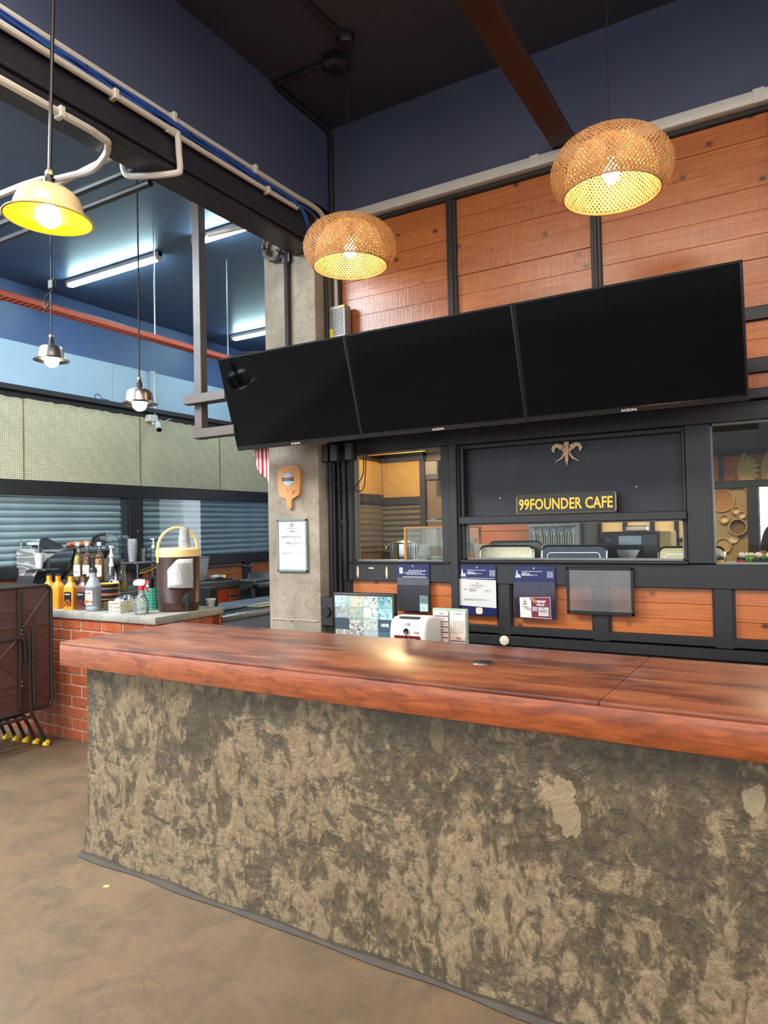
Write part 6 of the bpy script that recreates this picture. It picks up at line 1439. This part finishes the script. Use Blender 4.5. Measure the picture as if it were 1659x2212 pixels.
# condiment bottles and green basket on the sill
gb = perforated_box((-.02,4.0,CZ), 0, .44, .16, .06, mat('lime_plastic', srgb(98,176,50), .4), 'lime green perforated basket behind the tall window')
tint = [(224,170,60),(176,40,70),(40,44,70),(40,42,44),(196,60,50)]
for k, x in enumerate((-.315,-.225,-.15,-.10,-.02)):
    o = thing('condiment_jar', 'small condiment jar with %s label and knotted bag top' % ['an orange','a crimson','a navy','a black','a red'][k], 'jar', (x,3.9,CZ), 0, 'condiment jars on the kitchen sill')
    MB().cyl((0,0,0), .02, .042, 16, ch=.003).build('body', mat('jar_tint_%d' % k, srgb(*tint[k]), .4), o); MB().cyl((0,0,.042), .018, .012, 16, ch=.002).build('lid', blackp if k % 2 else inkdark, o)
    m = MB(); crumple(m, (.004,0,.066), .018, .014, .014, 120+k, 9, 6); m.build('bag_knot', mat('blush_plastic', srgb(228,204,186), .4), o, 20)
for k in range(2):
    m = MB(); crumple(m, (0,0,0), .03, .02, .018, 140+k, 9, 6); o = m.build('paper_knot', mat('blush_plastic', (1,1,1)), None, 20); o.location = (-.19+k*.16,4.0,CZ+.055); tag(o, ['blush crumpled bag in the lime basket','blush crumpled bag further along the lime basket'][k], 'bag')
# kitchen lamp
o = thing('kitchen_lamp', 'small warm bulb under the kitchen ceiling', 'lamp', (-3.62,6.6,2.39)); MB().ball((0,0,0), .04, 14).build('bulb', emit('kitchen_bulb', (1.0,.70,.34), 1100.0), o); MB().lathe([(0,.06),(.04,.055),(.14,.03),(.15,.025),(.04,.045),(0,.05)], 20).build('shade', mat('brass_shade', srgb(190,140,60), .4), o); MB().tube([(0,0,.05),(0,0,.56)], .005, 6).build('cord', blackc, o)
m = MB(); m.rbox(-.5,.35,0,.04,2.36,2.41,.004); o = m.build('timber_batten', tw); o.location = (-3.9,7.0,0); tag(o, 'short timber batten under the kitchen ceiling', 'batten')

# ================================================================== PERSON IN THE KITCHEN DOORWAY (mostly outside the picture)
def person(loc, rz):
    o = thing('person', 'person in a dark T-shirt and trousers standing in the bright doorway', 'person', loc, rz)
    sk = bpy.data.meshes.new('body'); J = {'pel':(0,0,.95,.125),'ab':(0,0,1.1,.125),'ch':(0,.01,1.32,.135),'nk':(0,.0,1.48,.055),'hd0':(0,-.015,1.56,.075),'hd':(0,-.02,1.64,.092),'tp':(0,-.01,1.73,.06)}
    for s_, n_ in ((-1,'L'),(1,'R')):
        J.update({'sh'+n_:(s_*.17,.01,1.42,.06),'el'+n_:(s_*.23,.03,1.13,.043),'wr'+n_:(s_*.22,-.08,.90,.03),'ha'+n_:(s_*.215,-.10,.83,.034),'hp'+n_:(s_*.09,0,.90,.09),'kn'+n_:(s_*.10,-.01,.49,.058),'an'+n_:(s_*.10,.02,.08,.04),'to'+n_:(s_*.11,-.13,.03,.035)})
    E_ = [('pel','ab'),('ab','ch'),('ch','nk'),('nk','hd0'),('hd0','hd'),('hd','tp')]
    for n_ in 'LR': E_ += [('ch','sh'+n_),('sh'+n_,'el'+n_),('el'+n_,'wr'+n_),('wr'+n_,'ha'+n_),('pel','hp'+n_),('hp'+n_,'kn'+n_),('kn'+n_,'an'+n_),('an'+n_,'to'+n_)]
    names = list(J)
    # fingers: five short chains from the end of each palm
    for s_, n_ in ((-1,'L'),(1,'R')):
        for f_, (dx, dy, ln) in enumerate(((0,-.03,.05),(.01,-.02,.07),(.005,0,.078),(0,.015,.072),(-.004,.028,.055))):
            a, b, c_ = J['ha'+n_][:3]; k1 = 'f%d%s1' % (f_, n_); k2 = 'f%d%s2' % (f_, n_)
            J[k1] = (a+dx*s_*.3, b+dy, c_-.03, .010); J[k2] = (a-.01*s_, b+dy*1.1-.008, c_-.03-ln, .008); E_ += [('ha'+n_,k1),(k1,k2)]
    names = list(J)
    sk.from_pydata([J[k][:3] for k in names], [(names.index(a), names.index(b)) for a, b in E_], [])
    bo = bpy.data.objects.new('body', sk); COL.objects.link(bo); bo.parent = o
    md = bo.modifiers.new('skin', 'SKIN'); 
    if not sk.skin_vertices: sk.skin_vertices.new() if hasattr(sk.skin_vertices,'new') else None
    lay = sk.skin_vertices[0].data if len(sk.skin_vertices) else None
    if lay:
        for i, k in enumerate(names): lay[i].radius = (J[k][3], J[k][3]); lay[i].use_root = (k == 'pel')
    bo.modifiers.new('smooth', 'SUBSURF').levels = 1
    t = NT('person_surface'); v_ = t.coord(); s3 = t.n('ShaderNodeSeparateXYZ'); t.l(v_, s3.inputs[0])
    ax = t.math('ABSOLUTE', s3.outputs[0]); skin = srgb(150,104,78); shirt = srgb(26,26,30); jean = srgb(40,44,58); hair = srgb(20,16,14)
    c_ = t.mix(t.math('GREATER_THAN', s3.outputs[2], .98), jean, shirt); arm = t.math('MULTIPLY', t.math('GREATER_THAN', ax, .19), t.math('LESS_THAN', s3.outputs[2], 1.22)); c_ = t.mix(arm, c_, skin)
    c_ = t.mix(t.math('GREATER_THAN', s3.outputs[2], 1.49), c_, skin); hr = t.math('GREATER_THAN', t.math('ADD', s3.outputs[2], t.math('MULTIPLY', s3.outputs[1], .8)), 1.69); c_ = t.mix(hr, c_, hair); t.base(c_).rough(.7)
    sk.materials.append(t.mat); 
    for s_ in (-1,1): MB().ball((s_*.032,-.098,1.645), .011, 10).build('eye', white, o); MB().rbox(s_*.088-.008,s_*.088+.008,-.02,.01,1.61,1.67,.006).build('ear', mat('skin_tone', srgb(150,104,78), .6), o)
    MB().prism([(-.012,1.60),(.012,1.60),(.006,1.64),(-.006,1.64)], -.128, -.09).build('nose', mat('skin_tone', (1,1,1)), o); MB().rbox(-.025,.025,-.104,-.095,1.572,1.582,.003).build('mouth', mat('lip_tone', srgb(150,80,72), .5), o)
    MB().lathe([(0,.05),(.06,.04),(.094,0),(.098,-.04)], 18, (0,.005,1.70)).build('hair', mat('dark_hair', srgb(20,16,14), .6), o)
person((-.02,7.2,0), -.3)
bpy.context.view_layer.update()

# ================================================================== sub-parts: move print, lettering and bulbs under the part that carries them
RULES = [('lettering','plate'),('lettering','lower_bezel'),('lettering','label'),('swirl_print','label'),('fruit_print','label'),('lettering','board'),('logo_disc','board'),('logo_core','board'),('logo_edge','board'),('logo_band','board'),('signature','board'),
         ('print','sheet'),('crest','sheet'),('lettering','permit_card'),('entry_box','permit_card'),('entry_caption','permit_card'),('handwriting','permit_card'),('ribbon_stripe','permit_card'),('card_panel','permit_card'),('print','licence_sheet'),
         ('bulb','lamp_holder'),('oven_window','oven_front'),('oven_handle','oven_front'),('card_grid','backing'),('slot_lip','backing'),('camera_view','housing'),('lettering','housing'),('pump_head','pump_collar'),('trigger','spray_head'),('pane','window_frame'),('pencil_lines','paper_note'),('lock','case'),('display_panel','case'),('card_slot','case')]
stem_ = lambda n_: n_.split('.')[0]
for top in [o for o in COL.objects if o.type == 'EMPTY' and o.parent is None]:
    kids = list(top.children)
    for cn, pn in RULES:
        par = [k for k in kids if stem_(k.name) == pn and k.parent == top and k.location.length < 1e-6]
        if not par: continue
        for k in kids:
            if stem_(k.name) == cn and k.parent == top and k is not par[0] and not k.children: k.parent = par[0]
for o in COL.objects:
    if stem_(o.name) in ('print','card_grid','rib','vent_hole','pencil_lines','script','reed_print') and o.parent is not None: o['kind'] = 'stuff'
